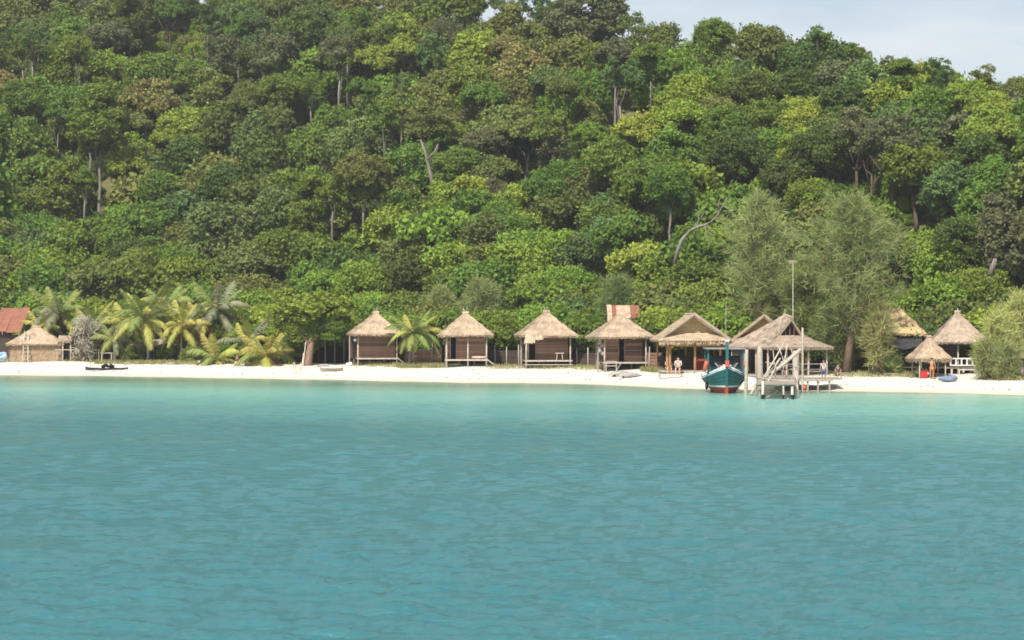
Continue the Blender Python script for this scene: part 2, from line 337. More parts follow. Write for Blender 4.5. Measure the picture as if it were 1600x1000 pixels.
# ------------------------------------------------------------------ vegetation meshes
def rdir(n, r):
    v = r.normal(size=(n, 3)); return v / np.linalg.norm(v, axis=1, keepdims=True)
def leaf_quads(P, Nrm, size, r, aspect=1.5):
    n = len(P); t = np.cross(Nrm, rdir(n, r)); t /= np.linalg.norm(t, axis=1, keepdims=True) + 1e-9; b = np.cross(Nrm, t)
    s = (size * r.uniform(.65, 1.35, n))[:, None]
    return np.stack([P - t * s * aspect / 2, P - b * s / 2 + Nrm * s * .12, P + t * s * aspect / 2, P + b * s / 2 + Nrm * s * .12], 1)
def lobes_to_quads(C, R, nleaf, size, r, squash=.8, outward=None):
    out = []; cen = C.mean(0)
    for c, lr in zip(C, R):
        k = int(nleaf * (lr / np.mean(R)) ** 2); d = rdir(int(k * 1.7) + 4, r)
        o = (c - cen) / (np.linalg.norm(c - cen) + 1e-6) * .6 + np.array([0, 0, .7]); o /= np.linalg.norm(o)
        keep = (d @ o) > -.35 + .3 * r.random(len(d)); d = d[keep][:k]
        ax = np.array([r.uniform(.75, 1.3), r.uniform(.75, 1.3), squash * r.uniform(.7, 1.45)])
        w = 1 + .28 * np.sin(d[:, 0] * 4 + c[0] * 3) * np.sin(d[:, 1] * 5 + c[1] * 3) + .16 * np.sin(d[:, 2] * 9 + c[0] * 5)
        rad = lr * w * (.60 + .52 * r.random(len(d)) ** .8)
        P = c + d * rad[:, None] * ax + r.normal(size=(len(d), 3)) * .06
        Nn = d + 1.0 * rdir(len(d), r) + np.array([0, 0, .2]); Nn /= np.linalg.norm(Nn, axis=1, keepdims=True)
        out.append(leaf_quads(P, Nn, size, r))
    # sprays that break the outline
    m = len(C) * 5; i = r.integers(0, len(C), m); d = rdir(m, r); d[:, 2] = np.abs(d[:, 2]) * .8 + .05
    base = C[i] + d * (R[i] * r.uniform(.9, 1.5, m))[:, None]
    base = np.repeat(base, 5, 0) + r.normal(size=(m * 5, 3)) * size * .9
    out.append(leaf_quads(base, rdir(len(base), r) + np.array([0, 0, .3]), size * .9, r))
    return np.concatenate(out)
def crown_round(seed, rx=4.5, rz=3.6, nl=46, lr=1.25, nleaf=190, size=.34, lo=-.35, subs=4):
    r = np.random.default_rng(seed); C, R = [], []
    sc = [np.array([0, 0, 0.0])] + [np.array([math.cos(a) * rx * .42, math.sin(a) * rx * .42, r.uniform(-.35, .25) * rz]) for a in (np.arange(subs) * 6.283 / subs + r.random(subs) * 1.1)]
    sr = [.72] + list(r.uniform(.42, .66, subs)); guard = 0
    while len(C) < nl and guard < 9000:
        guard += 1
        d = rdir(1, r)[0]; k = r.integers(len(sc))
        if d[2] < lo: continue
        c = sc[k] + d * np.array([rx, rx, rz]) * sr[k] * r.uniform(.8, 1.0)
        if any(np.linalg.norm((c - sc[j]) / np.array([rx, rx, rz])) < sr[j] * .6 for j in range(len(sc))): continue
        if all(np.linalg.norm((c - q) * [1, 1, 1.2]) > lr * .62 for q in C):
            C.append(c); R.append(lr * (.42 + 1.1 * r.random() ** 1.4))
    C, R = np.array(C), np.array(R)
    return lobes_to_quads(C, R, nleaf, size, r)
def crown_umbrella(seed, rx=4.8, rz=3.4, nl=48, lr=1.1, nleaf=170, size=.34):
    r = np.random.default_rng(seed); C, R = [], []
    while len(C) < nl:
        a, q = r.random() * 6.28, math.sqrt(r.random()); z = rz * (1 - q * q) * r.uniform(.4, 1.0) - .8 * (r.random() < .3)
        c = np.array([rx * q * math.cos(a), rx * q * math.sin(a), z + .5 * math.sin(a * 3 + seed)])
        if all(np.linalg.norm((c - k) * [1, 1, 2]) > lr * .95 for k in C) or r.random() < .05:
            C.append(c); R.append(lr * r.uniform(.6, 1.25))
    return lobes_to_quads(np.array(C), np.array(R), nleaf, size, r, squash=.62)
def crown_sparse(seed, rx=4, rz=4, nl=34, lr=.78, nleaf=80, size=.28):
    r = np.random.default_rng(seed); C, R = [], []
    while len(C) < nl:
        d = rdir(1, r)[0]
        if d[2] < -.3: continue
        C.append(d * np.array([rx, rx, rz]) * r.uniform(.35, 1.0)); R.append(lr * r.uniform(.5, 1.3))
    return lobes_to_quads(np.array(C), np.array(R), nleaf, size, r, squash=.75)

CR = {'round': [], 'tall': [], 'umbrella': [], 'sparse': [], 'bushy': []}
_m0 = LEAF['mid green']
for i in range(8): CR['round'].append((quads_mesh('crown', crown_round(100 + i, 4.5, 4.0 + .7 * (i % 3), 84, 1.05, (150, 210, 105, 150)[i % 4], (.31, .25, .35, .29)[i % 4], lo=-.8), _m0), 4.5))
for i in range(4): CR['tall'].append((quads_mesh('crown', crown_round(200 + i, 3.1, 6.0, 66, .95, (140, 90, 190, 140)[i], (.31, .35, .25, .30)[i], lo=-.9), _m0), 3.4))
for i in range(4): CR['umbrella'].append((quads_mesh('crown', crown_umbrella(300 + i), _m0), 5.0))
for i in range(4): CR['sparse'].append((quads_mesh('crown', crown_sparse(400 + i), _m0), 4.2))
for i in range(5): CR['bushy'].append((quads_mesh('crown', crown_round(500 + i, 3.0, 2.7, 74, .70, (130, 90, 150)[i % 3], (.215, .28, .19)[i % 3], lo=-.7, subs=6), _m0), 3.0))

def trunk_mb(h, r, lean=0.0, limbs=5, reach=3.0, rise=2.4, seed=0, n=6):
    R = random.Random(seed); mb = MB(); pts = [(0, 0, -.6)]
    for i in range(1, 6): pts.append((lean * (i / 5) ** 1.3 * h + R.uniform(-.12, .12), R.uniform(-.12, .12), h * i / 5))
    mb.tube(pts, [r * 1.35, r, r * .9, r * .82, r * .74, r * .6], n)
    top = Vector(pts[-1])
    for k in range(limbs):
        a = 2 * math.pi * k / limbs + R.uniform(-.4, .4); q = R.uniform(.6, 1) * reach; st = Vector(pts[R.choice([3, 4, 4, 5])])
        e = top + Vector((math.cos(a) * q, math.sin(a) * q, R.uniform(.6, 1.1) * rise)); mid = st.lerp(e, .45) + Vector((0, 0, -.25))
        mb.tube([st, mid, e], [r * .45, r * .3, r * .1], 4)
        e2 = mid + Vector((math.cos(a + .8) * q * .5, math.sin(a + .8) * q * .5, rise * .7)); mb.tube([mid, e2], [r * .22, r * .06], 4)
    return mb
TR = [trunk_mb(7, .26, seed=i, lean=(-.03, .05, .0, .08)[i]).mesh('trunk', M_bark_brown, True) for i in range(4)]
TRP = [trunk_mb(7, .22, seed=10 + i, lean=(-.04, .03)[i], limbs=2, reach=1.3).mesh('trunk', M_bark_pale, True) for i in range(2)]

# ------------------------------------------------------------------ the forest
def seek(px, py, hc):
    """ground point whose tree, crown centre hc above it, shows at (px, py); second value: the crown height to use"""
    Ys = np.arange(185, 420, .5); xs = (px - 800) / F * Ys; zr = CAMZ + (HOR - py) / F * Ys
    s = Ys - shoreY(xs); g = ground(xs, Ys); ok = (g + hc >= zr) & (s > 17)
    if ok.any():
        i = int(np.argmax(ok)); return xs[i], Ys[i], float(g[i]), hc
    d = g - zr; i = int(np.argmax(np.where(s > 17, d, -99))); return xs[i], Ys[i], float(g[i]), float(zr[i] - g[i])

RD, TL, UM, SP, BU = 'round', 'tall', 'umbrella', 'sparse', 'bushy'
DK, MD, BR, YE, OL, OR, GB, BG = 'dark green', 'mid green', 'bright green', 'yellow-green', 'olive green', 'orange-tinged', 'grey-brown', 'bluish green'
HAND = [  # column, row and radius of the crown in the photograph, shape, colour
 (30,38,48,RD,OL),(78,8,40,TL,OL),(22,82,36,RD,DK),(62,62,34,RD,MD),(112,80,50,RD,MD),(155,118,46,RD,BR),(6,140,30,UM,OR),(58,175,45,RD,MD),(100,128,38,TL,MD),
 (142,175,42,RD,MD),(38,235,46,RD,MD),(228,168,46,UM,OR),(208,196,24,UM,OR),(297,200,42,UM,YE),(322,224,26,UM,YE),(268,222,26,UM,YE),(196,262,34,UM,YE),(252,305,36,RD,MD),(292,262,44,RD,DK),(330,160,46,SP,OL),
 (345,105,38,SP,GB),(302,128,32,RD,MD),(240,122,38,RD,MD),(160,45,34,TL,OL),(235,22,34,RD,OL),(150,30,34,SP,GB),(402,50,34,RD,BG),(395,92,26,RD,DK),(450,34,44,RD,OL),(482,60,40,RD,DK),(432,100,42,SP,GB),
 (502,128,40,RD,BR),(415,170,42,RD,OL),(412,228,42,TL,BG),(415,262,38,TL,DK),(468,168,32,RD,DK),(482,245,44,RD,MD),(522,200,34,RD,MD),(340,222,38,TL,DK),(290,15,24,RD,DK),(325,28,26,SP,DK),(265,22,22,SP,MD),
 (622,56,40,UM,YE),(578,104,32,UM,YE),(630,84,26,UM,YE),(548,60,36,RD,MD),(552,20,42,RD,OL),(645,20,40,RD,OL),(700,30,44,RD,MD),(682,98,36,SP,BG),(742,98,46,RD,BR),(792,78,30,UM,OR),(852,74,38,RD,OL),
 (812,128,50,UM,OR),(800,165,40,RD,OL),(742,152,44,RD,MD),(692,148,38,RD,OL),(922,34,52,RD,GB),(985,46,26,SP,BG),(872,32,28,RD,DK),(832,12,30,SP,BG),(785,8,22,SP,BG),(892,106,44,RD,OL),(942,108,36,SP,MD),
 (1012,88,44,RD,OL),(1036,128,50,RD,BR),(1074,160,46,RD,BR),(1070,196,44,UM,BR),(1004,214,40,UM,YE),(902,165,44,RD,MD),(662,188,48,SP,OL),(702,208,24,UM,YE),(792,208,52,UM,OL),(760,225,30,UM,GB),(862,208,34,SP,MD),
 (916,214,22,UM,BR),(602,178,40,RD,MD),(560,240,46,RD,BG),(640,272,42,RD,MD),(712,262,38,RD,MD),(1118,56,30,RD,MD),(1104,92,34,RD,MD),(1188,78,38,RD,OL),(1222,92,28,RD,OL),(1278,105,52,RD,DK),(1246,148,36,RD,DK),
 (1312,132,44,RD,GB),(1320,168,40,RD,DK),(1279,58,16,SP,MD),(1338,82,16,SP,MD),(1352,92,12,SP,BG),(1386,102,15,SP,MD),(1410,108,20,UM,MD),(1438,130,32,UM,YE),(1462,112,22,SP,DK),(1478,126,18,SP,DK),(1396,134,34,RD,MD),
 (1536,136,26,SP,OL),(1512,160,36,UM,YE),(1548,176,34,UM,YE),(1588,146,26,RD,OL),(1338,212,42,SP,GB),(1396,232,44,SP,GB),(1362,238,34,SP,GB),(735,10,22,RD,MD),(1290,244,44,RD,DK),(1252,226,28,UM,BR),(1178,150,36,RD,DK),(1192,192,44,RD,MD),
 (1132,200,38,RD,MD),(1152,246,42,RD,DK),(1452,180,40,RD,MD),(1548,212,42,UM,YE),(1528,256,42,RD,DK),(1432,264,44,RD,MD),(1480,302,40,RD,BG),(1562,292,44,RD,MD),(1222,286,34,RD,DK),(1060,246,40,RD,MD),(960,262,40,RD,MD),
 (1020,290,40,RD,MD),(870,290,38,RD,MD),(590,300,40,UM,OL),(350,300,40,RD,DK),(60,290,44,BU,MD),(1040,290,26,UM,YE),(1575,380,40,TL,GB),(1500,390,42,RD,DK),
 (640,440,38,BU,DK),(352,375,58,BU,BG),(440,400,44,BU,MD),(120,390,50,BU,MD),(230,360,48,BU,MD),(880,340,44,BU,DK),(1000,420,44,BU,YE),(1040,430,40,BU,BR),(920,400,40,BU,BG),(1480,430,44,BU,BR),(1530,460,44,BU,MD)]
# pale trunks that stand out: column, crown row, foot row, crown radius, shape, colour, label
EMERGENT = [
 (155, 188, 345, 30, TL, 'mid green', 'tall tree with a thick bare pale trunk above the left palms'),
 (131, 280, 380, 13, SP, 'mid green', 'thin broken pale trunk beside the thick bare trunk above the left palms'),
 (567, 275, 392, 26, RD, 'olive green', 'slender tree with a straight bare trunk above the first stilt hut'),
 (822, 208, 300, 30, UM, 'olive green', 'tree with a straight pale trunk high above the third stilt hut'),
 (674, 205, 305, 30, SP, 'olive green', 'tree with a forked pale trunk above the palm between huts'),
 (1046, 290, 392, 24, RD, 'mid green', 'tree with a thin pale trunk above the open straw pavilion'),
 (612, 180, 240, 26, RD, 'mid green', 'tree with a short pale trunk high above the first stilt hut'),
 (518, 300, 385, 16, SP, 'mid green', 'thin leaning pale stem above the leaning brown trunk'),
 (1552, 375, 432, 30, RD, 'grey-brown', 'dark tree with a short white trunk above the railed hut')]

trees = []   # dicts: x, Y, g, hc, r, shape, col, hand
for (px, py, rp, sh, co) in HAND:
    hc = {RD: 5.5, TL: 6.5, UM: 6.5, SP: 7.5, BU: 3.0}[sh]
    x, Y, g, hc2 = seek(px, py, hc); trees.append(dict(x=x, Y=Y, g=g, hc=hc2, r=rp * Y / F, sh=sh, co=co, hand=True))
clear = []
for (px, py, pf, rp, sh, co, lab) in EMERGENT:
    x, Y, g, _ = seek(px, pf, 1.0); Y -= 1.0; x = px2x(px, Y); g = gz(x, Y)
    hc = py2z(py, Y) - g; trees.append(dict(x=x, Y=Y, g=g, hc=hc, r=rp * 1.35 * Y / F, sh=sh, co=co, hand=True, lab=lab, pale=True))
    clear.append((px, py + rp * .5, pf - 12, Y))

def proj(t):
    return 800 + F * t['x'] / t['Y'], HOR - F * (t['g'] + t['hc'] - CAMZ) / t['Y'], F * t['r'] / t['Y']
R_ = random.Random(21)
for k in range(34):     # slim tall trees standing clear of the canopy
    for _ in range(60):
        Y = R_.uniform(235, 325); x = R_.uniform(-.22 * Y, .22 * Y); ry = float(np.interp(x, _rx, _ry))
        if Y - float(shoreY(x)) < 62 or Y > ry - 10 or (-.17 * Y < x < -.12 * Y): continue
        r = R_.uniform(1.5, 2.6); t = dict(x=x, Y=Y, g=gz(x, Y), hc=R_.uniform(8, 11.5), r=r, sh=R_.choice([SP, SP, UM, RD]), co=R_.choice([OL, MD, GB, MD, BG]), hand=False, pale=True)
        if any((x - q['x']) ** 2 + (Y - q['Y']) ** 2 < (r + q['r'] * .5) ** 2 for q in trees): continue
        trees.append(t); px_, py_, rp_ = proj(t); clear.append((px_, py_ + rp_ * .5, HOR - F * (t['g'] + t['hc'] * .35 - CAMZ) / Y, Y)); break
def blocked(t):
    px, py, rp = proj(t)
    for (cx, y0, y1, Yc) in clear:
        if t['Y'] < Yc + 1 and abs(px - cx) < rp + 5 and y0 - rp * .55 < py < y1 + rp * .8: return True
    for (cx, cy, cr) in ((970, 172, 26), (300, 330, 0), (1310, 300, 0)):   # the dark hollow among the crowns
        if cr and abs(px - cx) < cr + rp * .4 and abs(py - cy) < cr + rp * .5: return True
    return False
def veils(t):
    px, py, rp = proj(t)
    for q in trees:
        if q['hand'] and t['Y'] < q['Y'] + 1:
            qx, qy, qr = proj(q)
            if ((px - qx) / (qr + rp)) ** 2 + ((py - qy) / ((qr + rp) * .95)) ** 2 < .36: return True
    return False
fill = []
tries = 0
while tries < 26000:
    tries += 1
    Y = R_.uniform(174, 352); x = R_.uniform(-.245 * Y, .245 * Y); s = Y - float(shoreY(x))
    if s < 19: continue
    ry = float(np.interp(x, _rx, _ry))
    if Y > ry + 14: continue
    px = 800 + F * x / Y
    low = s < 50 + 8 * math.sin(x * .11)
    if s < 34: r = R_.uniform(1.9, 3.0); hc = R_.uniform(1.9, 3.2); sh = BU
    elif low: r = R_.uniform(2.0, 3.8); hc = R_.uniform(2.0, 4.2); sh = BU
    else: r = 2.0 + 3.2 * R_.random() ** 1.8; hc = r * R_.uniform(1.0, 2.3); sh = R_.choices([RD, TL, UM, SP, BU], [5, 3.2, 1.0, 1.0, 1.8])[0]
    if not low and R_.random() < .2: hc += R_.uniform(1.5, 3.5)
    if not low and Y > ry - 6: r = R_.uniform(2, 3.4); hc = R_.uniform(3.5, 5.5)
    if 190 < px < 352 and Y > ry - 24: r = R_.uniform(1.2, 1.9); hc = R_.uniform(1.3, 2.4); sh = BU; low = False; light = True
    else: light = False
    co = R_.choices([DK, MD, BR, YE, OL, OR, GB, BG], [.4, 5.5, 4, .3, 1.2, .02, .1, 1.2] if low else [1.8, 5.5, 1.8, .5, 2.8, .12, .6, 1.2])[0]
    if s < 38: co = R_.choices([BR, MD, BG, OL], [5, 4, 1, 1])[0]
    if light: co = R_.choice([YE, BR, OL, BR])
    if px > 1480 and s < 34: co = R_.choice([OL, YE, OL])
    t = dict(x=x, Y=Y, g=gz(x, Y), hc=hc, r=r, sh=sh, co=co, hand=False)
    if s < 21 + r or (px < 48 and s < 29 + r): continue
    if not light and 194 < px < 348 and 18 < HOR - F * (t['g'] + t['hc'] + r - CAMZ) / Y < 84: continue
    if s < 36 and (930 < px < 1015 or 1375 < px < 1445): t['r'] = r = min(r, 1.8); t['hc'] = min(hc, 1.9)
    k = .60 if low else .64
    if any((t['x'] - q['x']) ** 2 + (t['Y'] - q['Y']) ** 2 < ((t['r'] + q['r']) * (k if not q['hand'] else .58)) ** 2 for q in trees): continue
    if blocked(t) or veils(t): continue
    trees.append(t)
# keep as individuals only the trees that show; the rest become part of the joined wood
BW, BH = 400, 130
buf = np.full((BH, BW), -1); yy, xx = np.mgrid[0:BH, 0:BW]
order = sorted(range(len(trees)), key=lambda i: trees[i]['Y'])
buf[:, :] = -1
for i in order:
    px, py, rp = proj(trees[i]); cx, cy, cr = px / 4, py / 4, max(rp / 4 * .95, 1)
    mk = (((xx - cx) / cr) ** 2 + ((yy - cy) / (cr * .85)) ** 2 < 1) & (buf < 0); buf[mk] = i
cnt = np.bincount(buf[buf >= 0], minlength=len(trees))
vis = []; hid = []
for i, t in enumerate(trees):
    need = 3 if t['hand'] else 14
    (vis if cnt[i] >= need or 'lab' in t else hid).append((cnt[i], i))
big = sorted([v for v in vis if trees[v[1]]['sh'] != BU], reverse=True); bus = sorted([v for v in vis if trees[v[1]]['sh'] == BU], reverse=True)
hid += big[285:] + bus[285:]; big, bus = big[:285], bus[:285]
print('FOREST', len(trees), 'individual', len(big), len(bus), 'hidden', len(hid))

LM = [(-999, 'rusty red roof'), (40, 'straw hut with ladder'), (110, 'bare grey shrub'), (195, 'tall green palm'), (285, 'grey-fronded palm'), (375, 'young yellow palm'), (455, 'leaning brown trunk'),
      (540, 'first stilt hut'), (628, 'palm between huts'), (690, 'second stilt hut'), (785, 'third stilt hut'), (905, 'fourth stilt hut'), (1022, 'open straw pavilion'), (1110, 'teal boat'), (1175, 'big grey pavilion'),
      (1290, 'big casuarina'), (1375, 'golden thatch roof'), (1428, 'small kiosk'), (1490, 'railed hut'), (1545, 'rightmost bushes')]
def where(px, py):
    l = [n for p, n in LM if px >= p][-1]
    b = 'on the skyline' if py < 70 else 'high on the hill' if py < 150 else 'on the upper slope' if py < 230 else 'midway up the hill' if py < 310 else 'low on the hill' if py < 390 else 'at the hill foot'
    if px > 1000 and py < 145: b = 'on the skyline'
    return b, l
SHN = {RD: 'round-crowned', TL: 'tall narrow', UM: 'flat-topped', SP: 'thin-crowned', BU: 'bushy'}
labs = {}
for _, i in big + bus:
    t = trees[i]
    if 'lab' in t: continue
    px, py, rp = proj(t); b, l = where(px, py); t['px'] = px
    size = 'large ' if rp > 44 else 'small ' if rp < 26 else ''
    t['base'] = f"{size}{t['co']} {SHN[t['sh']]} {'tree' if t['sh'] != BU else 'shrub'} {b} above the {l}"
    if b == 'at the hill foot': t['base'] = t['base'].replace('above the', 'behind the')
    labs.setdefault(t['base'], []).append(t)
ORD = ['second', 'third', 'fourth', 'fifth', 'sixth', 'seventh', 'eighth']
for k, ts in labs.items():
    ts.sort(key=lambda t: t['px'])
    for j, t in enumerate(ts):
        if len(ts) == 1: t['lab'] = k
        elif j == 0: t['lab'] = 'leftmost ' + k
        elif j == len(ts) - 1: t['lab'] = 'rightmost ' + k
        else: t['lab'] = 'middle ' + k if len(ts) == 3 else ORD[j - 1] + '-from-left ' + k
def put_tree(i):
    t = trees[i]; bush = t['sh'] == BU
    root = thing('shrub' if bush else 'forest_tree', t['lab'], 'shrub' if bush else 'tree', (t['x'], t['Y'], t['g']), R_.uniform(0, 6.28), 'shrubs on the lower hillside' if bush else 'trees of the hillside forest')
    me, r0 = R_.choice(CR[t['sh']]); k = t['r'] / r0 * 1.1
    c = bpy.data.objects.new('crown', me); link(c, root); c.location = (0, 0, t['hc']); c.scale = (k, k, k * R_.uniform(.9, 1.15)); c.rotation_euler = (0, 0, R_.uniform(0, 6.28))
    c.material_slots[0].link = 'OBJECT'; c.material_slots[0].material = LEAF[t['co']]
    tr = R_.choice(TRP if t.get('pale') or R_.random() < .3 else TR); o = bpy.data.objects.new('trunk', tr); link(o, root)
    zt = max(t['hc'] - t['r'] * .3, .5) / 9.2; kr = max(.45, min(1.5, t['r'] / 3.4)) * (1.15 if t.get('pale') else 1)
    o.scale = (kr, kr, zt)
for _, i in big + bus: put_tree(i)

# the wood between and behind the trees: one mass of low growth
def scatter(name, pts, sources, label, kind='stuff'):
    """one object: points with scale / turn / index attributes, the sources set on them by geometry nodes"""
    me = bpy.data.meshes.new(name); P = np.array([p[:3] for p in pts], np.float32)
    me.vertices.add(len(P)); me.vertices.foreach_set('co', P.reshape(-1))
    for nm, col in (('sc', 3), ('rot', 4)):
        a = me.attributes.new(nm, 'FLOAT', 'POINT'); a.data.foreach_set('value', np.array([p[col] for p in pts], np.float32))
    a = me.attributes.new('idx', 'INT', 'POINT'); a.data.foreach_set('value', np.array([p[5] for p in pts], np.int32))
    o = bpy.data.objects.new(name, me); link(o); o['kind'] = kind; o['label'] = label
    ng = bpy.data.node_groups.new(name, 'GeometryNodeTree'); N, L = ng.nodes, ng.links
    ng.interface.new_socket('Geometry', in_out='INPUT', socket_type='NodeSocketGeometry'); ng.interface.new_socket('Geometry', in_out='OUTPUT', socket_type='NodeSocketGeometry')
    gi, go = N.new('NodeGroupInput'), N.new('NodeGroupOutput'); jn = N.new('GeometryNodeJoinGeometry')
    def attr(nm, tp):
        a = N.new('GeometryNodeInputNamedAttribute'); a.data_type = tp; a.inputs['Name'].default_value = nm; return a.outputs['Attribute']
    for k, src in enumerate(sources):
        oi = N.new('GeometryNodeObjectInfo'); oi.inputs['Object'].default_value = src; oi.inputs['As Instance'].default_value = True
        cmp_ = N.new('FunctionNodeCompare'); cmp_.data_type = 'INT'; cmp_.operation = 'EQUAL'; L.new(attr('idx', 'INT'), cmp_.inputs[2]); cmp_.inputs[3].default_value = k
        ip = N.new('GeometryNodeInstanceOnPoints'); cx = N.new('ShaderNodeCombineXYZ'); L.new(attr('rot', 'FLOAT'), cx.inputs[2])
        L.new(gi.outputs[0], ip.inputs['Points']); L.new(cmp_.outputs[0], ip.inputs['Selection']); L.new(oi.outputs['Geometry'], ip.inputs['Instance'])
        L.new(cx.outputs[0], ip.inputs['Rotation']); L.new(attr('sc', 'FLOAT'), ip.inputs['Scale']); L.new(ip.outputs[0], jn.inputs[0])
    L.new(jn.outputs[0], go.inputs[0]); md = o.modifiers.new('scatter', 'NODES'); md.node_group = ng
    return o
def source(me, m):
    me = me.copy(); me.materials.clear(); me.materials.append(m); return bpy.data.objects.new('foliage', me)
SRC = [source(CR['bushy'][k][0], LEAF[c]) for k, c in ((0, MD), (1, DK), (2, MD), (3, BG), (4, OL))]
SRC2 = [source(CR['round'][k][0], LEAF[c]) for k, c in ((0, MD), (1, DK), (2, OL))]
pts = []
while len(pts) < 2300:
    Y = R_.uniform(168, 372); x = R_.uniform(-.33 * Y, .33 * Y); s = Y - float(shoreY(x))
    if s < 24 or Y > float(np.interp(x, _rx, _ry)) + 22 or (x < -42 and s < 30): continue
    k = R_.uniform(.28, .62) if s > 34 else R_.uniform(.25, .45)
    px = 800 + F * x / Y
    py = HOR - F * (gz(x, Y) - CAMZ) / Y
    if any(abs(px - cx) < 26 and y0 < py < y1 + 20 and Y < Yc for cx, y0, y1, Yc in clear): continue
    if abs(px - 970) < 40 and 130 < py < 260: continue
    if 185 < px < 352 and 30 < py < 100 and R_.random() < .6: continue
    pts.append((x, Y, gz(x, Y) + k * 1.3, k, R_.uniform(0, 6.28), R_.randrange(5)))
scatter('undergrowth', pts, SRC, 'low leafy undergrowth covering the hill between the trees')
pts = []
for _, i in hid:
    t = trees[i]; pts.append((t['x'], t['Y'], t['g'] + t['hc'], t['r'] / 4.5, R_.uniform(0, 6.28), R_.randrange(3)))
for _ in range(700):   # beyond the sides and over the back of the ridge
    Y = R_.uniform(185, 420); x = R_.uniform(-170, 170); s = Y - float(shoreY(x)); ry = float(np.interp(x, _rx, _ry))
    if s < 30 or (abs(x) < .245 * Y and Y < ry + 14): continue
    if abs(x) < .245 * Y:
        if Y > ry + 60: continue
        hc = R_.uniform(2, 4); r = R_.uniform(2, 3)
    else: hc = R_.uniform(4, 6) if s > 50 else R_.uniform(2.4, 3.4); r = R_.uniform(2.5, 4.6)
    pts.append((x, Y, gz(x, Y) + hc, r / 4.5, R_.uniform(0, 6.28), R_.randrange(3)))
scatter('distant_wood', pts, SRC2, 'joined mass of forest crowns behind the nearer trees')

# ------------------------------------------------------------------ the sea air
mb = MB(); mb.box((0, 0, 34), (18400, 18400, 86)); hz = bpy.data.materials.new('haze'); hz.use_nodes = True
N, L = hz.node_tree.nodes, hz.node_tree.links; N.remove(N['Principled BSDF'])
vp = N.new('ShaderNodeVolumePrincipled'); vp.inputs['Color'].default_value = (.92, .96, 1, 1); vp.inputs['Density'].default_value = .00018; vp.inputs['Anisotropy'].default_value = .0
L.new(vp.outputs[0], N['Material Output'].inputs['Volume'])
o = part('haze', mb, hz, None); o['kind'] = 'stuff'; o['label'] = 'thin sea haze'

#%%REST
# ------------------------------------------------------------------ thatch and huts
def P(px, py, Y): return Vector((px2x(px, Y), Y, py2z(py, Y)))
TH = random.Random(77)
def thatch_panel(mb, BL, BR, TR, TL, n=420, th=.14, sag=.10, fringe=.11, m=0):
    BL, BR, TR, TL = map(Vector, (BL, BR, TR, TL)); Nn = (BR - BL).cross(TL - BL)
    if Nn.length < 1e-6: Nn = (BR - BL).cross(TR - BL)
    Nn.normalize()
    if Nn.z < 0: Nn = -Nn
    L = ((TL + TR) / 2 - (BL + BR) / 2).length
    def S(u, t):
        p = BL.lerp(BR, u).lerp(TL.lerp(TR, u), t); return p - Nn * (sag * 4 * t * (1 - t) * .5)
    nu, nt = 12, 7; top, bot = [], []
    for j in range(nt + 1):
        for i in range(nu + 1):
            p = S(i / nu, j / nt); top.append(p + Nn * (TH.uniform(-.025, .03) + (.03 if j % 2 else 0))); bot.append(p - Nn * th - (Vector((0, 0, TH.uniform(0, .08))) if j == 0 else Vector()))
    V = top + bot; o = len(top); Fc = []
    for j in range(nt):
        for i in range(nu):
            a = j * (nu + 1) + i; Fc.append((a, a + 1, a + nu + 2, a + nu + 1)); Fc.append((a + o, a + nu + 1 + o, a + nu + 2 + o, a + 1 + o))
    for i in range(nu): Fc.append((i, i + o, i + 1 + o, i + 1))
    for j in range(nt):
        a, b = j * (nu + 1), (j + 1) * (nu + 1); Fc.append((a, b, b + o, a + o)); a, b = a + nu, b + nu; Fc.append((a, a + o, b + o, b))
    mb.add(V, Fc, m)
    for k in range(n):     # loose straw lying down the slope
        t = TH.random() ** 1.2 * .97 + .02; u = TH.random(); p = S(u, t); d = (S(u, max(t - .1, 0)) - p)
        if d.length < 1e-4: continue
        d.normalize(); ln = TH.uniform(.25, .6); ln = min(ln, t * L + .12); w = TH.uniform(.025, .07); x = d.cross(Nn) * w / 2
        lift = TH.uniform(.0, .03); q = d * ln + Nn * lift + x * TH.uniform(-2, 2)
        a = p + Nn * .025
        mb.add([a - x, a + x, a + q + x * .6, a + q - x * .6], [(0, 1, 2, 3)], m)
    for k in range(int(n * .35)):   # ragged fringe under the eave
        u = TH.random(); p = S(u, 0) - Nn * TH.uniform(0, th); e = (BR - BL).normalized() * TH.uniform(.03, .09); dn = Vector((0, 0, -TH.uniform(.3, 1) * fringe)) + (BL - TL).normalized() * TH.uniform(0, .1)
        mb.add([p - e / 2, p + e / 2, p + e / 3 + dn, p - e / 3 + dn], [(0, 1, 2, 3)], m)
def hip_roof(hw, y0, y1, z0, z1, rl=.12, n=420, mt=None, lift=0.0, ycen=None, **kw):
    mb = MB(); yc = (y0 + y1) / 2 if ycen is None else ycen; A, B, C_, D = (-hw, y0, z0), (hw, y0, z0 + lift), (hw, y1, z0), (-hw, y1, z0); E, G = (-rl, yc, z1), (rl, yc, z1)
    thatch_panel(mb, A, B, G, E, n, **kw); thatch_panel(mb, B, C_, G, G, n, **kw); thatch_panel(mb, C_, D, E, G, n // 2, **kw); thatch_panel(mb, D, A, E, E, n, **kw)
    mb.tube([(-rl - .15, yc, z1 - .02), (rl + .15, yc, z1)], .13, 7)
    return mb
_bm = {}
def board_mesh(L, h, t=.03, mt=None, name='plank', axis='x'):
    k = (round(L, 2), h, t, mt.name, axis)
    if k not in _bm:
        mb = MB(); mb.box((0, 0, 0), (L, t, h) if axis == 'x' else (t, L, h) if axis == 'y' else (h, t, L)); _bm[k] = mb.mesh(name, mt)
    return _bm[k]
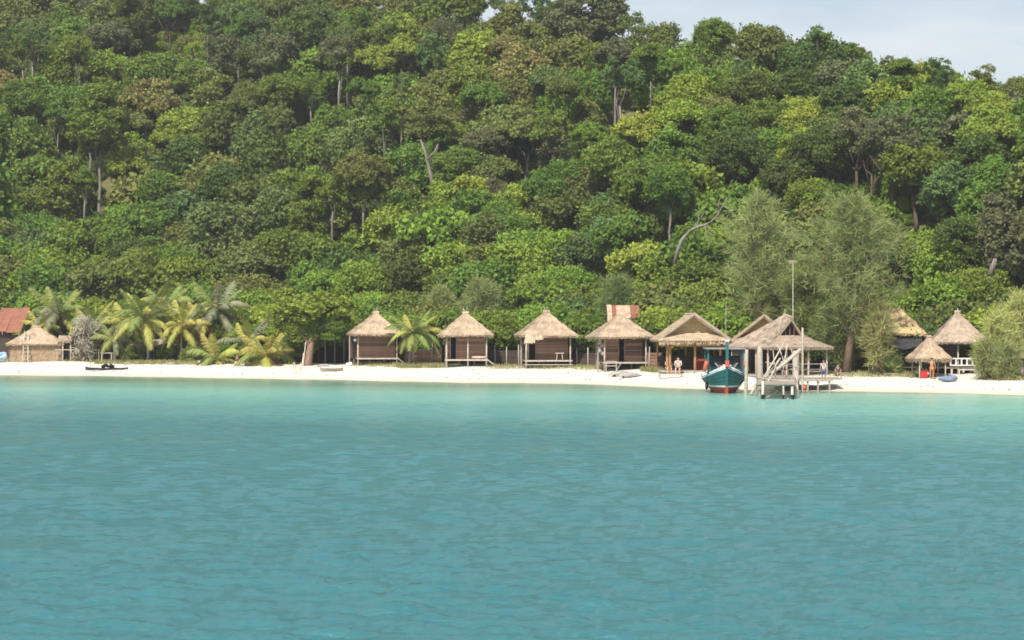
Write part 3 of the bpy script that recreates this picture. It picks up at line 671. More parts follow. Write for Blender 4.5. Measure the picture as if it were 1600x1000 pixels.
def boards(parent, c0, L, n, h, mt, axis='x', gap=.02, name='plank', skip=(), jit=.01):
    for k in range(n):
        if k in skip: continue
        o = bpy.data.objects.new(name, board_mesh(L, h, .03, mt, name, axis)); link(o, parent)
        o.location = (c0[0] + random.uniform(-jit, jit), c0[1] + random.uniform(-jit, jit), c0[2] + k * (h + gap)); o.rotation_euler = (0, random.uniform(-.006, .006) if axis == 'x' else 0, 0)
def post(parent, a, b, w=.12, mt=None, name='post', n=6, wob=.02):
    a, b = Vector(a), Vector(b); m_ = a.lerp(b, .5) + Vector((random.uniform(-wob, wob), random.uniform(-wob, wob), 0))
    return part(name, MB().tube([a, m_, b], [w * .55, w * .5, w * .46], n), mt or M_wood_grey, parent, smooth=True)

def stilt_hut(px, s, rot, W, RW, label, doors=((-1.2, -.6),), mid=None, steps=1, low_rail=False, D=3.4, deck=.65, eave=2.73, apex=4.66, wall_y=.95, finial=1, ycen=None, lift=0, lop=(0, 0, 0), sag=.1):
    x, Y, z = spot(px, s); root = thing('stilt_hut', label, 'hut', (x, Y, z), math.radians(rot), 'thatched stilt huts on the beach'); h = W / 2
    rf = part('roof', hip_roof(RW / 2, -.55, D + .5, eave, apex, n=620, lift=lift, ycen=ycen, sag=sag), [M_thatch], root); rf.rotation_euler = lop; rf.location = (0, 0, 0)
    if finial:
        f = MB()
        for a in range(4): f.beam((random.uniform(-.06, .06), D / 2, apex - .1), (random.uniform(-.22, .22), D / 2 + random.uniform(-.1, .1), apex + random.uniform(.25, .5)), .035)
        part('finial', f, M_wood_pale, rf)
    for xx in (-h, h): post(root, (xx, 0, -.3), (xx, 0, eave + .1), .15, M_wood_pale)
    if mid is not None: post(root, (mid, 0, -.3), (mid, 0, eave + .1), .14, M_wood_pale)
    for xx in (-h, 0, h): post(root, (xx, D, -.3), (xx, D, eave + .2), .13)
    for xx in (-h * .35, h * .4): post(root, (xx, .9, -.3), (xx, .9, deck), .16, M_wood_grey)
    part('deck', MB().box((0, D / 2, deck - .03), (W + .1, D, .06)), M_wood_grey, root)
    part('floor_beam', MB().beam((-h - .15, -.06, deck - .06), (h + .15, -.06, deck - .06), .1, .12), M_wood_pale, root)
    part('eave_beam', MB().beam((-h - .3, 0, eave - .0), (h + .3, 0, eave - .0), .09), M_wood_grey, root)
    nb = 8; bh = .235; z0 = deck + .13; xs = [-h + .06]
    for d0, d1 in doors: xs += [d0, d1]
    xs.append(h - .06)
    for a, b in zip(xs[::2], xs[1::2]):
        if b - a > .15: boards(root, ((a + b) / 2, wall_y, z0), b - a, nb, bh, M_plank)
    for e in xs[1:-1]: post(root, (e, wall_y - .04, deck), (e, wall_y - .04, eave), .07, M_wood_grey, 'door_jamb', 4, 0)
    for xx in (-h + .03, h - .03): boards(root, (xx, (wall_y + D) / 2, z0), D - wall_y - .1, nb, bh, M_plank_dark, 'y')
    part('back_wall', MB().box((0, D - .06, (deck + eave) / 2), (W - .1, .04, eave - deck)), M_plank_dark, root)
    st = MB()
    for zz in (deck + .75, deck + 1.35): st.beam((xs[0] + .02, wall_y - .035, zz), (xs[-1] - .02 if len(xs) < 3 else xs[1], wall_y - .035, zz), .04)
    if len(xs) > 3: st.beam((xs[2], wall_y - .035, deck + .95), (xs[3], wall_y - .035, deck + .95), .04)
    part('batten', st, M_wood_grey, root)
    if steps:
        sx = h * steps; ld = thing_part('steps', root)
        for k in (0, .55): part('stringer', MB().beam((sx + .02 * steps, .15 + k, deck + .02), (sx + 1.0 * steps, .15 + k, -.1), .06, .1), M_wood_grey, ld)
        for k in range(3):
            q = (k + .6) / 3.4; part('tread', MB().box((sx + 1.0 * q * steps, .42, deck * (1 - q) - .0), (.2, .55, .035)), M_wood_grey, ld)
    if low_rail:
        part('rail', MB().beam((-h - .2, -.12, .27), (h + .2, -.12, .27), .07), M_wood_pale, root)
    return root
def thing_part(name, parent):
    o = bpy.data.objects.new(name, None); link(o, parent); o.empty_display_size = .2; return o

h1 = stilt_hut(590, 13.5, 10, 3.45, 4.75, 'thatched brown plank stilt hut left of the bushy palm, white lamp by its doorway', doors=(), steps=1, lop=(0, .02, .03), sag=.2)
h2 = stilt_hut(729, 13, 3, 3.4, 4.7, 'thatched stilt hut with three front posts, pink cloth on its porch', doors=((-1.35, -.85),), mid=.12, steps=1, sag=.02, ycen=1.4, lop=(0, -.012, 0), apex=4.6)
h3 = stilt_hut(857, 12.5, 8, 3.75, 5.0, 'thatched stilt hut with a torn left eave and a small stool on its porch', doors=((-1.55, -.95),), steps=0, low_rail=True, apex=4.75, lop=(0, .012, -.03), sag=.14, ycen=1.9)
h4 = stilt_hut(977, 12, 9, 3.4, 4.85, 'thatched stilt hut with a central dark doorway in front of the striped rusty roof', doors=((-.35, .12),), steps=0, finial=0, apex=4.5, lop=(0, -.02, .02), sag=.06, lift=-.06)
# what is particular to each hut
part('side_porch_post', MB().tube([(-2.35, 1.2, -.3), (-2.35, 1.2, 2.7)], .06), M_wood_grey, h1)
part('side_wall', MB().box((-2.05, 1.9, 1.6), (.55, .05, 2.1)), M_plank_dark, h1)
def xy_on(root, lx, ly, lz): return root.matrix_basis @ Vector((lx, ly, lz))
mb = MB(); mb.ball((0, 0, 0), .15, 10); mb.tube([(0, 0, .15), (0, 0, .45)], .012, 4)
single('porch_lamp', mb, M_white, 'round white lamp hanging at the left end of the first stilt hut', 'lamp', xy_on(h1, -2.0, -.1, 2.25), smooth=True)
mb = MB(); r_ = random.Random(2)
for k in range(7): mb.ball((r_.uniform(-.45, .45), r_.uniform(-.12, .12), .1 + r_.uniform(0, .08)), (r_.uniform(.15, .28), .16, r_.uniform(.08, .13)), 8)
single('cloth_heap', mb, mat('pink_cloth', (.62, .36, .31), (.7, .55, .5), scale=3), 'crumpled pink and white cloth lying on a hut porch', 'cloth', xy_on(h2, 1.05, .25, .67), smooth=True)
t = thing('stool', 'small pale wooden stool on the porch of the hut with the torn eave', 'stool', xy_on(h3, 1.0, .35, .65))
part('seat', MB().box((0, 0, .58), (.75, .4, .07)), M_wood_pale, t)
for a, b in ((-1, -1), (1, -1), (-1, 1), (1, 1)): part('leg', MB().beam((a * .26, b * .14, 0), (a * .2, b * .12, .55), .06), M_wood_pale, t)
mb = MB(); thatch_panel(mb, (-2.15, -.62, 2.2), (-1.3, -.62, 2.2), (-1.35, -.5, 2.85), (-2.0, -.5, 2.85), n=60, th=.05, sag=0)
thatch_panel(mb, (-1.3, -.6, 2.45), (-.55, -.6, 2.5), (-.6, -.5, 2.85), (-1.3, -.5, 2.85), n=40, th=.04, sag=0)
part('loose_thatch', mb, mat('thatch_pale', (.62, .50, .36), (.5, .4, .28), island=.2), h3, 'pale torn thatch hanging from the left eave')
part('side_post', MB().tube([(-2.1, 1.4, -.2), (-2.1, 1.4, 2.7)], .06), M_wood_grey, h3)
mb = MB(); r_ = random.Random(4)
for k in range(6): mb.ball((r_.uniform(-.16, .16), r_.uniform(-.1, .1), -.3 - .22 * k), (r_.uniform(.14, .24), .15, .18), 7)
single('cloth_bundle', mb, mat('grey_cloth', (.42, .38, .33), (.3, .26, .23), scale=3), 'grey cloth bundle hanging from the left post of the fourth stilt hut', 'cloth', xy_on(h4, -1.95, .2, 2.75), smooth=True)
part('side_post', MB().tube([(-2.05, 1.1, -.2), (-2.0, 1.1, 2.7)], .07), M_wood_grey, h4)
f = thing_part('side_railing', h4)
for zz in (.35, .72): part('rail', MB().beam((-1.7, -.35, zz), (-.75, -.35, zz), .06), M_wood_pale, f)
for xx in (-1.65, -.8): part('rail_post', MB().beam((xx, -.35, -.1), (xx, -.35, .75), .06), M_wood_pale, f)

# wooden fence sections between the huts
def fence(px0, px1, s, label, rows=5, top=1.35, nposts=3, mt=M_plank):
    xa, Ya, za = spot(px0, s); xb, Yb, zb = spot(px1, s); L = math.hypot(xb - xa, Yb - Ya); a = math.atan2(Yb - Ya, xb - xa)
    root = thing('board_fence', label, 'fence', ((xa + xb) / 2, (Ya + Yb) / 2, (za + zb) / 2), a, 'board fences between the huts')
    bh = (top - .1) / rows - .03
    boards(root, (0, .06, .2), L, rows, round(bh, 3), mt, gap=.03)
    for k in range(nposts):
        xx = -L / 2 + L * (k + .5) / nposts; post(root, (xx, 0, -.3), (xx + random.uniform(-.05, .05), 0, top + random.uniform(.1, .8)), .09, M_wood_pale)
fence(632, 690, 17.5, 'reddish board fence behind the palm between the first two huts', nposts=2)
fence(764, 820, 16.5, 'weathered board fence with tall pale posts between second and third hut', nposts=3, mt=M_plank_dark)
fence(893, 945, 16, 'low dark board fence left of the fourth stilt hut', nposts=3, mt=M_plank_dark, top=1.2)
fence(1008, 1034, 16, 'short board fence between the fourth hut and the straw pavilion', nposts=2)
def goal_frame(px0, px1, py0, s, label):
    xa, Y, z = spot(px0, s); xb = px2x(px1, Y); top = py2z(py0, Y) - z
    t = thing('pole_frame', label, 'frame', ((xa + xb) / 2, Y, z)); w = (xb - xa) / 2
    for xx in (-w, w): post(t, (xx, 0, -.3), (xx, 0, top), .07, M_wood_pale)
    part('crossbar', MB().beam((-w, 0, top), (w, 0, top), .06), M_wood_pale, t)
goal_frame(777, 797, 523, 19, 'thin pole frame standing behind the fence between second and third hut')

# ------------------------------------------------------------------ gabled and hipped pavilions
def rusty_roof(name, label, px0, px1, py0, py1, Y, cols, pitch=.5):
    """corrugated sheets sloping towards the sea on posts"""
    a, b = px2x(px0, Y), px2x(px1, Y); z1 = py2z(py0, Y); z0 = py2z(py1, Y); g = gz((a + b) / 2, Y + 1)
    t = thing(name, label, 'shed', ((a + b) / 2, Y, g)); W = b - a; n = len(cols); w = W / n
    for k, c in enumerate(cols):
        m_ = MB(); x0 = -W / 2 + k * w; S_ = 10; rows = []
        for yy, zz in ((0, z0 - g + random.uniform(-.06, .06)), ((z1 - z0) / pitch, z1 - g + random.uniform(-.05, .05))): rows.append([(x0 + w * 1.02 * i / S_, yy, zz + .025 * (i % 2) + (k % 2) * .012) for i in range(S_ + 1)])
        V = rows[0] + rows[1] + [(x_, y_, z_ - .01) for x_, y_, z_ in rows[0] + rows[1]]; q = S_ + 1; Fc = []
        for i in range(S_): Fc += [(i, i + 1, i + 1 + q, i + q), (i + 2 * q, i + 3 * q, i + 1 + 3 * q, i + 1 + 2 * q), (i, i + 2 * q, i + 1 + 2 * q, i + 1)]
        m_.add(V, Fc); part('roof_sheet', m_, c, t)
    yb = (z1 - z0) / pitch
    for xx in (-W / 2 + .1, W / 2 - .1):
        post(t, (xx, .1, -.3), (xx, .1, z0 - g), .1); post(t, (xx, yb - .1, -.3), (xx, yb - .1, z1 - g), .1)
    part('wall', MB().box((0, yb / 2, (z0 - g) * .45), (W - .3, yb * .8, (z0 - g) * .9)), M_plank_dark, t)
    return t
M_rust = mat('rust', (.32, .135, .085), (.22, .09, .06), scale=2.5, rough=.7, obj=.1); M_rust_pale = mat('rust_pale', (.45, .26, .19), (.50, .38, .28), scale=2.5, rough=.6)
M_cream = mat('cream_sheet', (.62, .50, .36), (.42, .22, .13), scale=3)
rusty_roof('rusty_shed', 'striped rusty red and cream corrugated roof behind the fourth hut', 950, 1001, 477, 502, 190.5, [M_cream, M_rust, M_cream, M_rust_pale, M_cream, M_rust, M_rust])
rusty_roof('rusty_shed', 'plain rusty red corrugated roof at the left edge behind the ladder hut', -14, 31, 481, 519, 226, [M_rust, M_rust, M_rust, M_rust])

def gable_pavilion(px, s, rot, W, D, eave, apex, label, roofm, infill, wall_mt, post_x, name='pavilion', skirt=True):
    x, Y, z = spot(px, s); t = thing(name, label, 'pavilion', (x, Y, z), math.radians(rot)); h = W / 2
    mb = MB(); zs = eave + (apex - eave) * .16
    thatch_panel(mb, (-h, D, eave), (-h, -.3, eave), (0, -.3, apex), (0, D, apex), n=420, sag=.08); thatch_panel(mb, (h, -.3, eave), (h, D, eave), (0, D, apex), (0, -.3, apex), n=420, sag=.08)
    rf = part('roof', mb, roofm, t)
    for sg in (-1, 1): part('bargeboard', MB().beam((sg * (h + .02), -.36, eave - .02), (0, -.36, apex + .06), .09, .2), M_thatch_grey, rf)
    part('ridge_cap', MB().tube([(0, -.4, apex + .03), (0, D, apex + .03)], .12, 7), M_thatch_grey, rf)
    if skirt:
        mb = MB(); thatch_panel(mb, (-h * .97, -.75, eave - .06), (h * .97, -.75, eave - .06), (h * .78, .25, zs + .18), (-h * .78, .25, zs + .18), n=420, sag=.03, fringe=.3)
        part('skirt_roof', mb, M_thatch, t)
    mb = MB(); k = (apex - zs - .3) / (apex - eave)
    mb.add([(-h * .80, .5, zs), (h * .80, .5, zs), (0, .5, apex - .12), (-h * .80, .56, zs), (h * .80, .56, zs), (0, .56, apex - .12)], [(0, 1, 2), (3, 5, 4), (0, 3, 4, 1), (1, 4, 5, 2), (2, 5, 3, 0)])
    part('gable_wall', mb, infill, t)
    for xx in post_x: post(t, (xx, .1, -.3), (xx, .1, eave + .1), .2, M_bamboo)
    for xx in (-h * .8, 0, h * .8): post(t, (xx, D - .2, -.3), (xx, D - .2, eave), .16, M_bamboo)
    part('fascia', MB().box((0, .3, eave - .32), (W * .84, .06, .45)), M_bamboo, t)
    part('floor', MB().box((0, D / 2, .03), (W * .9, D, .14)), M_wood_grey, t)
    return t
pv = gable_pavilion(1084, 12.5, 3, 5.7, 5.0, 2.5, 4.45, 'open straw pavilion with yellow gable, orange posts and two people in front', M_thatch, M_straw, M_bamboo, (-2.05, -1.85, .12, 2.1))
part('counter', MB().box((1.1, 2.2, .55), (1.6, .6, 1.0)), mat('red_board', (.35, .07, .04), (.2, .04, .03)), pv)
boards(pv, (-.2, 4.6, .25), 4.3, 4, .24, M_plank_dark)
part('hanging_post', MB().box((-.75, .33, 1.95), (.08, .08, .35)), M_plank_dark, pv)
pb = gable_pavilion(1194, 19.5, -4, 5.2, 4.0, 2.3, 4.25, 'pavilion with a new yellow straw gable behind the big grey pavilion', M_straw, M_straw, M_bamboo, (-1.9, 1.9), name='straw_pavilion')

def grey_pavilion():
    x, Y, z = spot(1247, 9.0); t = thing('hipped_pavilion', 'big open pavilion with grey hipped thatch and dark gable vent beside the jetty', 'pavilion', (x, Y, z), math.radians(19))
    W, D, e, a = 5.4, 6.9, 2.2, 4.6; h = W / 2; y0 = -.5
    mb = MB(); gy, gz_, gw = 1.3, a - 1.55, 1.02      # the vent: y of its face, base height, half width
    thatch_panel(mb, (-h, D, e), (-h, y0, e), (-gw, gy, gz_), (-.05, 2.3, a), n=380, sag=.05)
    thatch_panel(mb, (h, y0, e), (h, D, e), (.05, 2.3, a), (gw, gy, gz_), n=380, sag=.05)
    thatch_panel(mb, (-gw, gy, gz_), (-gw, gy - .02, gz_), (0, gy - .2, a - .22), (-.05, 2.3, a), n=160, sag=0, fringe=.06)
    thatch_panel(mb, (gw, gy, gz_), (gw, gy + .02, gz_), (.05, 2.3, a), (0, gy - .2, a - .22), n=160, sag=0, fringe=.06)
    thatch_panel(mb, (-h, y0, e), (h, y0, e), (gw, gy + .02, gz_), (-gw, gy + .02, gz_), n=420, sag=.05)
    thatch_panel(mb, (h, D, e), (-h, D, e), (-.05, 2.3, a), (.05, 2.3, a), n=160, sag=.05)
    rf = part('roof', mb, M_thatch_grey, t)
    part('ridge_cap', MB().tube([(0, gy - .25, a - .18), (0, 2.4, a + .03)], .1, 7), M_thatch_grey, rf)
    part('finial', MB().beam((0, 2.25, a), (.02, 2.25, a + .45), .05), M_wood_pale, rf)
    mb = MB()
    for xx, top in ((-.35, .55), (0, 1.05), (.35, .55)): mb.beam((xx, gy + .1, gz_ - .05), (xx, gy + .1, gz_ + top), .05)
    part('vent_slat', mb, M_plank, rf); part('vent_shade', MB().add([(-gw * .9, gy + .45, gz_), (gw * .9, gy + .45, gz_), (0, gy + .45, a - .35)], [(0, 1, 2)]), M_dark, rf)  # black sheet behind the slats paints in the shade of the vent opening
    for xx in (-h + .3, -.9, .9, h - .3):
        for yy in (0.1, D - .4): post(t, (xx, yy, -.8), (xx, yy, e + .1), .16, M_wood_pale if yy < 1 else M_wood_grey)
    for yy in (2.2, 4.2): post(t, (-h + .3, yy, -.5), (-h + .3, yy, e + .1), .15, M_wood_grey)
    part('floor', MB().box((0, D / 2, .06), (W, D, .12)), M_wood_grey, t)
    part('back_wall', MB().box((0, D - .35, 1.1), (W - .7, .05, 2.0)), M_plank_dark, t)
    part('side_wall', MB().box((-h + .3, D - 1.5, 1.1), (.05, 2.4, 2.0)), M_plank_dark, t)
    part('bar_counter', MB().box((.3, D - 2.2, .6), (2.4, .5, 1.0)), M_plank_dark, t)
    part('inner_post', MB().beam((1.25, 2.2, 0), (1.25, 2.2, e), .14), M_bamboo, t)
    f = thing_part('railing', t)
    for zz in (.55, .95): part('rail', MB().beam((-h + .3, .02, zz), (h - .3, .02, zz), .05), M_wood_grey, f)
    return t
gp = grey_pavilion()

# lean-to shed, low hut, dark huts
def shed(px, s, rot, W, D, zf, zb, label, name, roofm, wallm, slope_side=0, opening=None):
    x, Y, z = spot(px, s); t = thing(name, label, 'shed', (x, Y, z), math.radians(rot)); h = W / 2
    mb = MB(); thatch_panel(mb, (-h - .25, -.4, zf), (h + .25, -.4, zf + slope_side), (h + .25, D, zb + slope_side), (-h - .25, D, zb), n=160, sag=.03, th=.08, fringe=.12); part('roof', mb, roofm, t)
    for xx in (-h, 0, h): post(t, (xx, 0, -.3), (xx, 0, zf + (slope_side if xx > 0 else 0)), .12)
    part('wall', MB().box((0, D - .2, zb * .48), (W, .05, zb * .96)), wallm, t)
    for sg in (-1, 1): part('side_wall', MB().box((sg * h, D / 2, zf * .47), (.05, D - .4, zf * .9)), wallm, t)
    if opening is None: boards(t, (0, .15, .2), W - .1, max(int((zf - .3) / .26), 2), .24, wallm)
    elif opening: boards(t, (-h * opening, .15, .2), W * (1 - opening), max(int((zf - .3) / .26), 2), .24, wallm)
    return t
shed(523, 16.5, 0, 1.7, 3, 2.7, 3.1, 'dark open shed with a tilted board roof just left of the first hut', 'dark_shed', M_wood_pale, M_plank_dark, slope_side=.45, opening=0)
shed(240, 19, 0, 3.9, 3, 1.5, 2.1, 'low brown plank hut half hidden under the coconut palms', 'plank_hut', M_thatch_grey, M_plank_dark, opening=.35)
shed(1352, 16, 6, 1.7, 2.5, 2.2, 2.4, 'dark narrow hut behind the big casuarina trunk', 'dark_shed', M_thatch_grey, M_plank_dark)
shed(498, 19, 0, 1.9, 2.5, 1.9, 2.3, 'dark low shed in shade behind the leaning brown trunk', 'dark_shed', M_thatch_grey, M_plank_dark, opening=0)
shed(1593, 12, -6, 1.5, 2.0, 1.5, 1.7, 'grey post shelter at the right edge beyond the railed hut', 'post_shelter', M_thatch_grey, M_wood_grey, opening=.3)

# hut with the golden roof and a dark awning, half hidden by the casuarina
x, Y, z = spot(1403, 14.5); t = thing('straw_hut', 'hut with golden straw roof and dark sagging awning right of the casuarina', 'hut', (x, Y, z), math.radians(-12))
mb = MB(); thatch_panel(mb, (-1.6, -.4, 3.05), (2.15, -.9, 2.95), (.05, 1.6, 4.95), (-.7, 1.6, 4.95), n=420, sag=.15); thatch_panel(mb, (2.15, -.9, 2.95), (2.15, 3.2, 3.1), (.05, 1.6, 4.95), (.05, 1.6, 4.95), n=260, sag=.1)
thatch_panel(mb, (-1.6, 3.2, 3.05), (-1.6, -.4, 3.05), (-.7, 1.6, 4.95), (-.7, 1.6, 4.95), n=200, sag=.1); thatch_panel(mb, (2.15, 3.2, 3.05), (-1.6, 3.2, 3.05), (-.7, 1.6, 4.95), (.05, 1.6, 4.95), n=100, sag=.1); part('roof', mb, M_straw, t)
mb = MB(); V = []; 
for j in range(5):
    for i in range(9): V.append((-1.5 + 3.3 * i / 8, -1.7 + 1.5 * j / 4, 2.05 + .22 * j - .22 * math.sin(i / 8 * 3.14) + .06 * math.sin(i * 2.1 + j)))
V += [(a, b, c - .04) for a, b, c in V]; Fc = [(j * 9 + i, j * 9 + i + 1, j * 9 + i + 10, j * 9 + i + 9) for j in range(4) for i in range(8)]; Fc += [tuple(45 + k for k in reversed(f)) for f in Fc] + [(i, i + 45, i + 46, i + 1) for i in range(8)]
mb.add(V, Fc); part('awning', mb, mat('dark_tarp', (.055, .052, .055), (.03, .03, .033), scale=3), t, smooth=True)
for xx in (-1.5, .2, 1.75): post(t, (xx, -.3, -.3), (xx, -.3, 3.0), .12); post(t, (xx, 2.9, -.3), (xx, 2.9, 3.0), .12)
for xx in (-1.45, 1.75): post(t, (xx, -1.65, -.3), (xx, -1.65, 2.0), .08)
boards(t, (-.1, .6, .2), 3.3, 8, .26, M_plank_dark); part('bench', MB().box((.6, -.9, .45), (1.8, .5, .08)).box((-.2, -.9, .2), (.08, .4, .45)).box((1.4, -.9, .2), (.08, .4, .45)), M_plank_dark, t)

# kiosk with the small round thatch
x, Y, z = spot(1457, 9.5); t = thing('beach_kiosk', 'small open kiosk under a low pointed thatch, left of the railed hut', 'kiosk', (x, Y, z), math.radians(6))
part('roof', hip_roof(1.38, -.3, 2.2, 1.42, 2.98, rl=.04, n=300, fringe=.25), M_thatch, t)
for xx in (-.95, .95):
    for yy in (0, 1.9): post(t, (xx, yy, -.3), (xx, yy, 1.55), .1, M_wood_pale)
part('table', MB().box((-.5, 1.2, .6), (.7, .5, .07)).box((-.5, 1.2, .3), (.1, .1, .6)), M_wood_grey, t)
rc = single('red_cooler', MB().box((0, 0, .24), (.5, .38, .46)).box((0, 0, .5), (.54, .42, .06)), mat('red_plastic', (.55, .05, .05), (.4, .03, .03), rough=.4), 'red cooler box in the shade of the small kiosk', 'cooler', xy_on(t, -.55, .35, 0))
rc2 = single('red_chair_cloth', MB().box((0, 0, .3), (.45, .4, .08)).box((0, .2, .55), (.45, .06, .5)).box((-.18, 0, .13), (.05, .35, .28)).box((.18, 0, .13), (.05, .35, .28)), mat('red_seat', (.45, .07, .06), rough=.6), 'low red chair behind the standing person at the kiosk', 'chair', xy_on(t, .3, 1.0, 0))

# railed hut at the right
x, Y, z = spot(1500, 15.5); t = thing('railed_hut', 'pointed grey thatch hut with a pale porch railing, right of the kiosk', 'hut', (x, Y, z), math.radians(-4))
part('roof', hip_roof(2.15, -.5, 3.7, 2.35, 4.55, rl=.06, n=480), M_thatch_grey, t); part('finial', MB().beam((0, 1.6, 4.45), (.02, 1.6, 4.85), .05), M_wood_pale, t)
for xx in (-1.6, -.15, 1.65): post(t, (xx, 0, -.3), (xx, 0, 2.45), .12, M_wood_pale); post(t, (xx, 3.2, -.3), (xx, 3.2, 2.45), .12)
part('deck', MB().box((0, 1.6, .42), (3.5, 3.3, .08)), M_wood_grey, t)
boards(t, (-.85, .9, .6), 1.45, 7, .24, M_plank_dark); boards(t, (-1.62, 2.0, .6), 2.2, 7, .24, M_plank_dark, 'y'); boards(t, (.8, 3.1, .6), 1.7, 7, .24, M_plank_dark)
f = thing_part('railing', t)
for zz in (.62, 1.12): part('rail', MB().beam((-.75, -.1, zz), (1.75, -.1, zz), .1, .1), M_white, f)
for k in range(7): part('baluster', MB().beam((-.7 + k * .4, -.1, .62), (-.7 + k * .4, -.1, 1.12), .12, .06), M_white, f)
for xx in (-.6, .25, 1.1): part('stump', MB().box((xx, .05, .18), (.14, .14, .46)), M_wood_pale, t)
part('step', MB().box((.55, -.35, .3), (1.5, .3, .06)).box((-.1, -.35, .14), (.07, .25, .3)).box((1.2, -.35, .14), (.07, .25, .3)), M_white, t)

# straw hut with the ladder, far left
x, Y, z = spot(55, 12.5); t = thing('thatch_hut', 'low straw-walled hut with a ladder leaning on its roof, far left', 'hut', (x, Y, z), math.radians(6))
part('roof', hip_roof(2.75, -.35, 3.2, 1.75, 3.35, rl=.25, n=420, ycen=1.4), M_thatch, t)
mb = MB(); thatch_panel(mb, (2.1, -.4, 2.0), (3.5, -.4, 2.05), (3.5, 1.8, 2.45), (2.1, 1.8, 2.5), n=160, sag=.02, th=.1); part('side_roof', mb, M_thatch, t)
for k in range(5):
    mb = MB(); xx = -1.95 + k * 1.0; thatch_panel(mb, (xx - .52, -.02, .02), (xx + .52, -.02, .02), (xx + .5, .05, 1.95), (xx - .5, .05, 1.95), n=110, sag=.03, th=.05, fringe=.05); part('wall_panel', mb, mat('palm_mat', (.40, .285, .18), (.27, .19, .12), island=.2, scale=3) if k == 0 else bpy.data.materials['palm_mat'], t)
part('back_wall', MB().box((0, 2.9, .9), (4.8, .05, 1.8)).box((-2.4, 1.4, .9), (.05, 2.9, 1.8)).box((2.5, 1.4, .9), (.05, 2.9, 1.8)), M_plank_dark, t)
for xx in (2.62, 3.35): post(t, (xx, -.2, -.3), (xx, -.2, 2.05), .13, M_wood_pale)
part('side_wall', MB().box((2.95, .9, .9), (.9, .05, 1.7)), M_plank_dark, t)
hx = t
lt = thing('ladder', 'pale bamboo ladder leaning against the straw hut roof', 'ladder', xy_on(t, -.85, -.6, 0), math.radians(6))
for sx in (-.22, .22): part('stringer', MB().beam((sx * 1.15, -.35, -.05), (sx * .8, .85, 3.0), .07, .05), M_wood_pale, lt)
for k in range(8):
    q = .1 + k * .118; part('rung', MB().beam((-.24, -.35 + 1.2 * q, 3.05 * q - .05), (.24, -.35 + 1.2 * q, 3.05 * q - .05), .045), M_wood_pale, lt)
mb = MB(); r_ = random.Random(8)
for k in range(9): mb.ball((r_.uniform(-.9, .8), r_.uniform(-.3, .3), .25 + .22 * (k // 3) + r_.uniform(-.05, .1)), (r_.uniform(.3, .5), .35, r_.uniform(.2, .32)), 8)
single('tarpaulin_heap', mb, mat('blue_tarp', (.16, .32, .52), (.62, .68, .72), scale=1.6), 'crumpled blue and white tarpaulin left of the straw hut', 'tarpaulin', (px2x(4, spot(8, 12)[1]), spot(8, 12)[1], spot(8, 12)[2]), smooth=True)
x, Y, z = spot(120, 14); t = thing('bamboo_rail', 'thin grey bamboo rail between the straw hut and the pale trunk', 'rail', (x, Y, z))
part('rail', MB().beam((-2.1, 0, 1.15), (2.3, .1, 1.1), .06), M_wood_pale, t)
for xx in (-1.9, .3, 2.1): part('post', MB().beam((xx, .03, -.3), (xx, .03, 1.2), .06), M_wood_grey, t)
x, Y, z = spot(167, 14.5); t = thing('bench', 'pale wooden bench beside the white trunk on the left', 'bench', (x, Y, z))
part('seat', MB().box((0, 0, .82), (1.15, .45, .09)), M_wood_pale, t)
for sx in (-.46, .46): part('leg', MB().box((sx, 0, .4), (.09, .4, .85)), M_wood_pale, t)
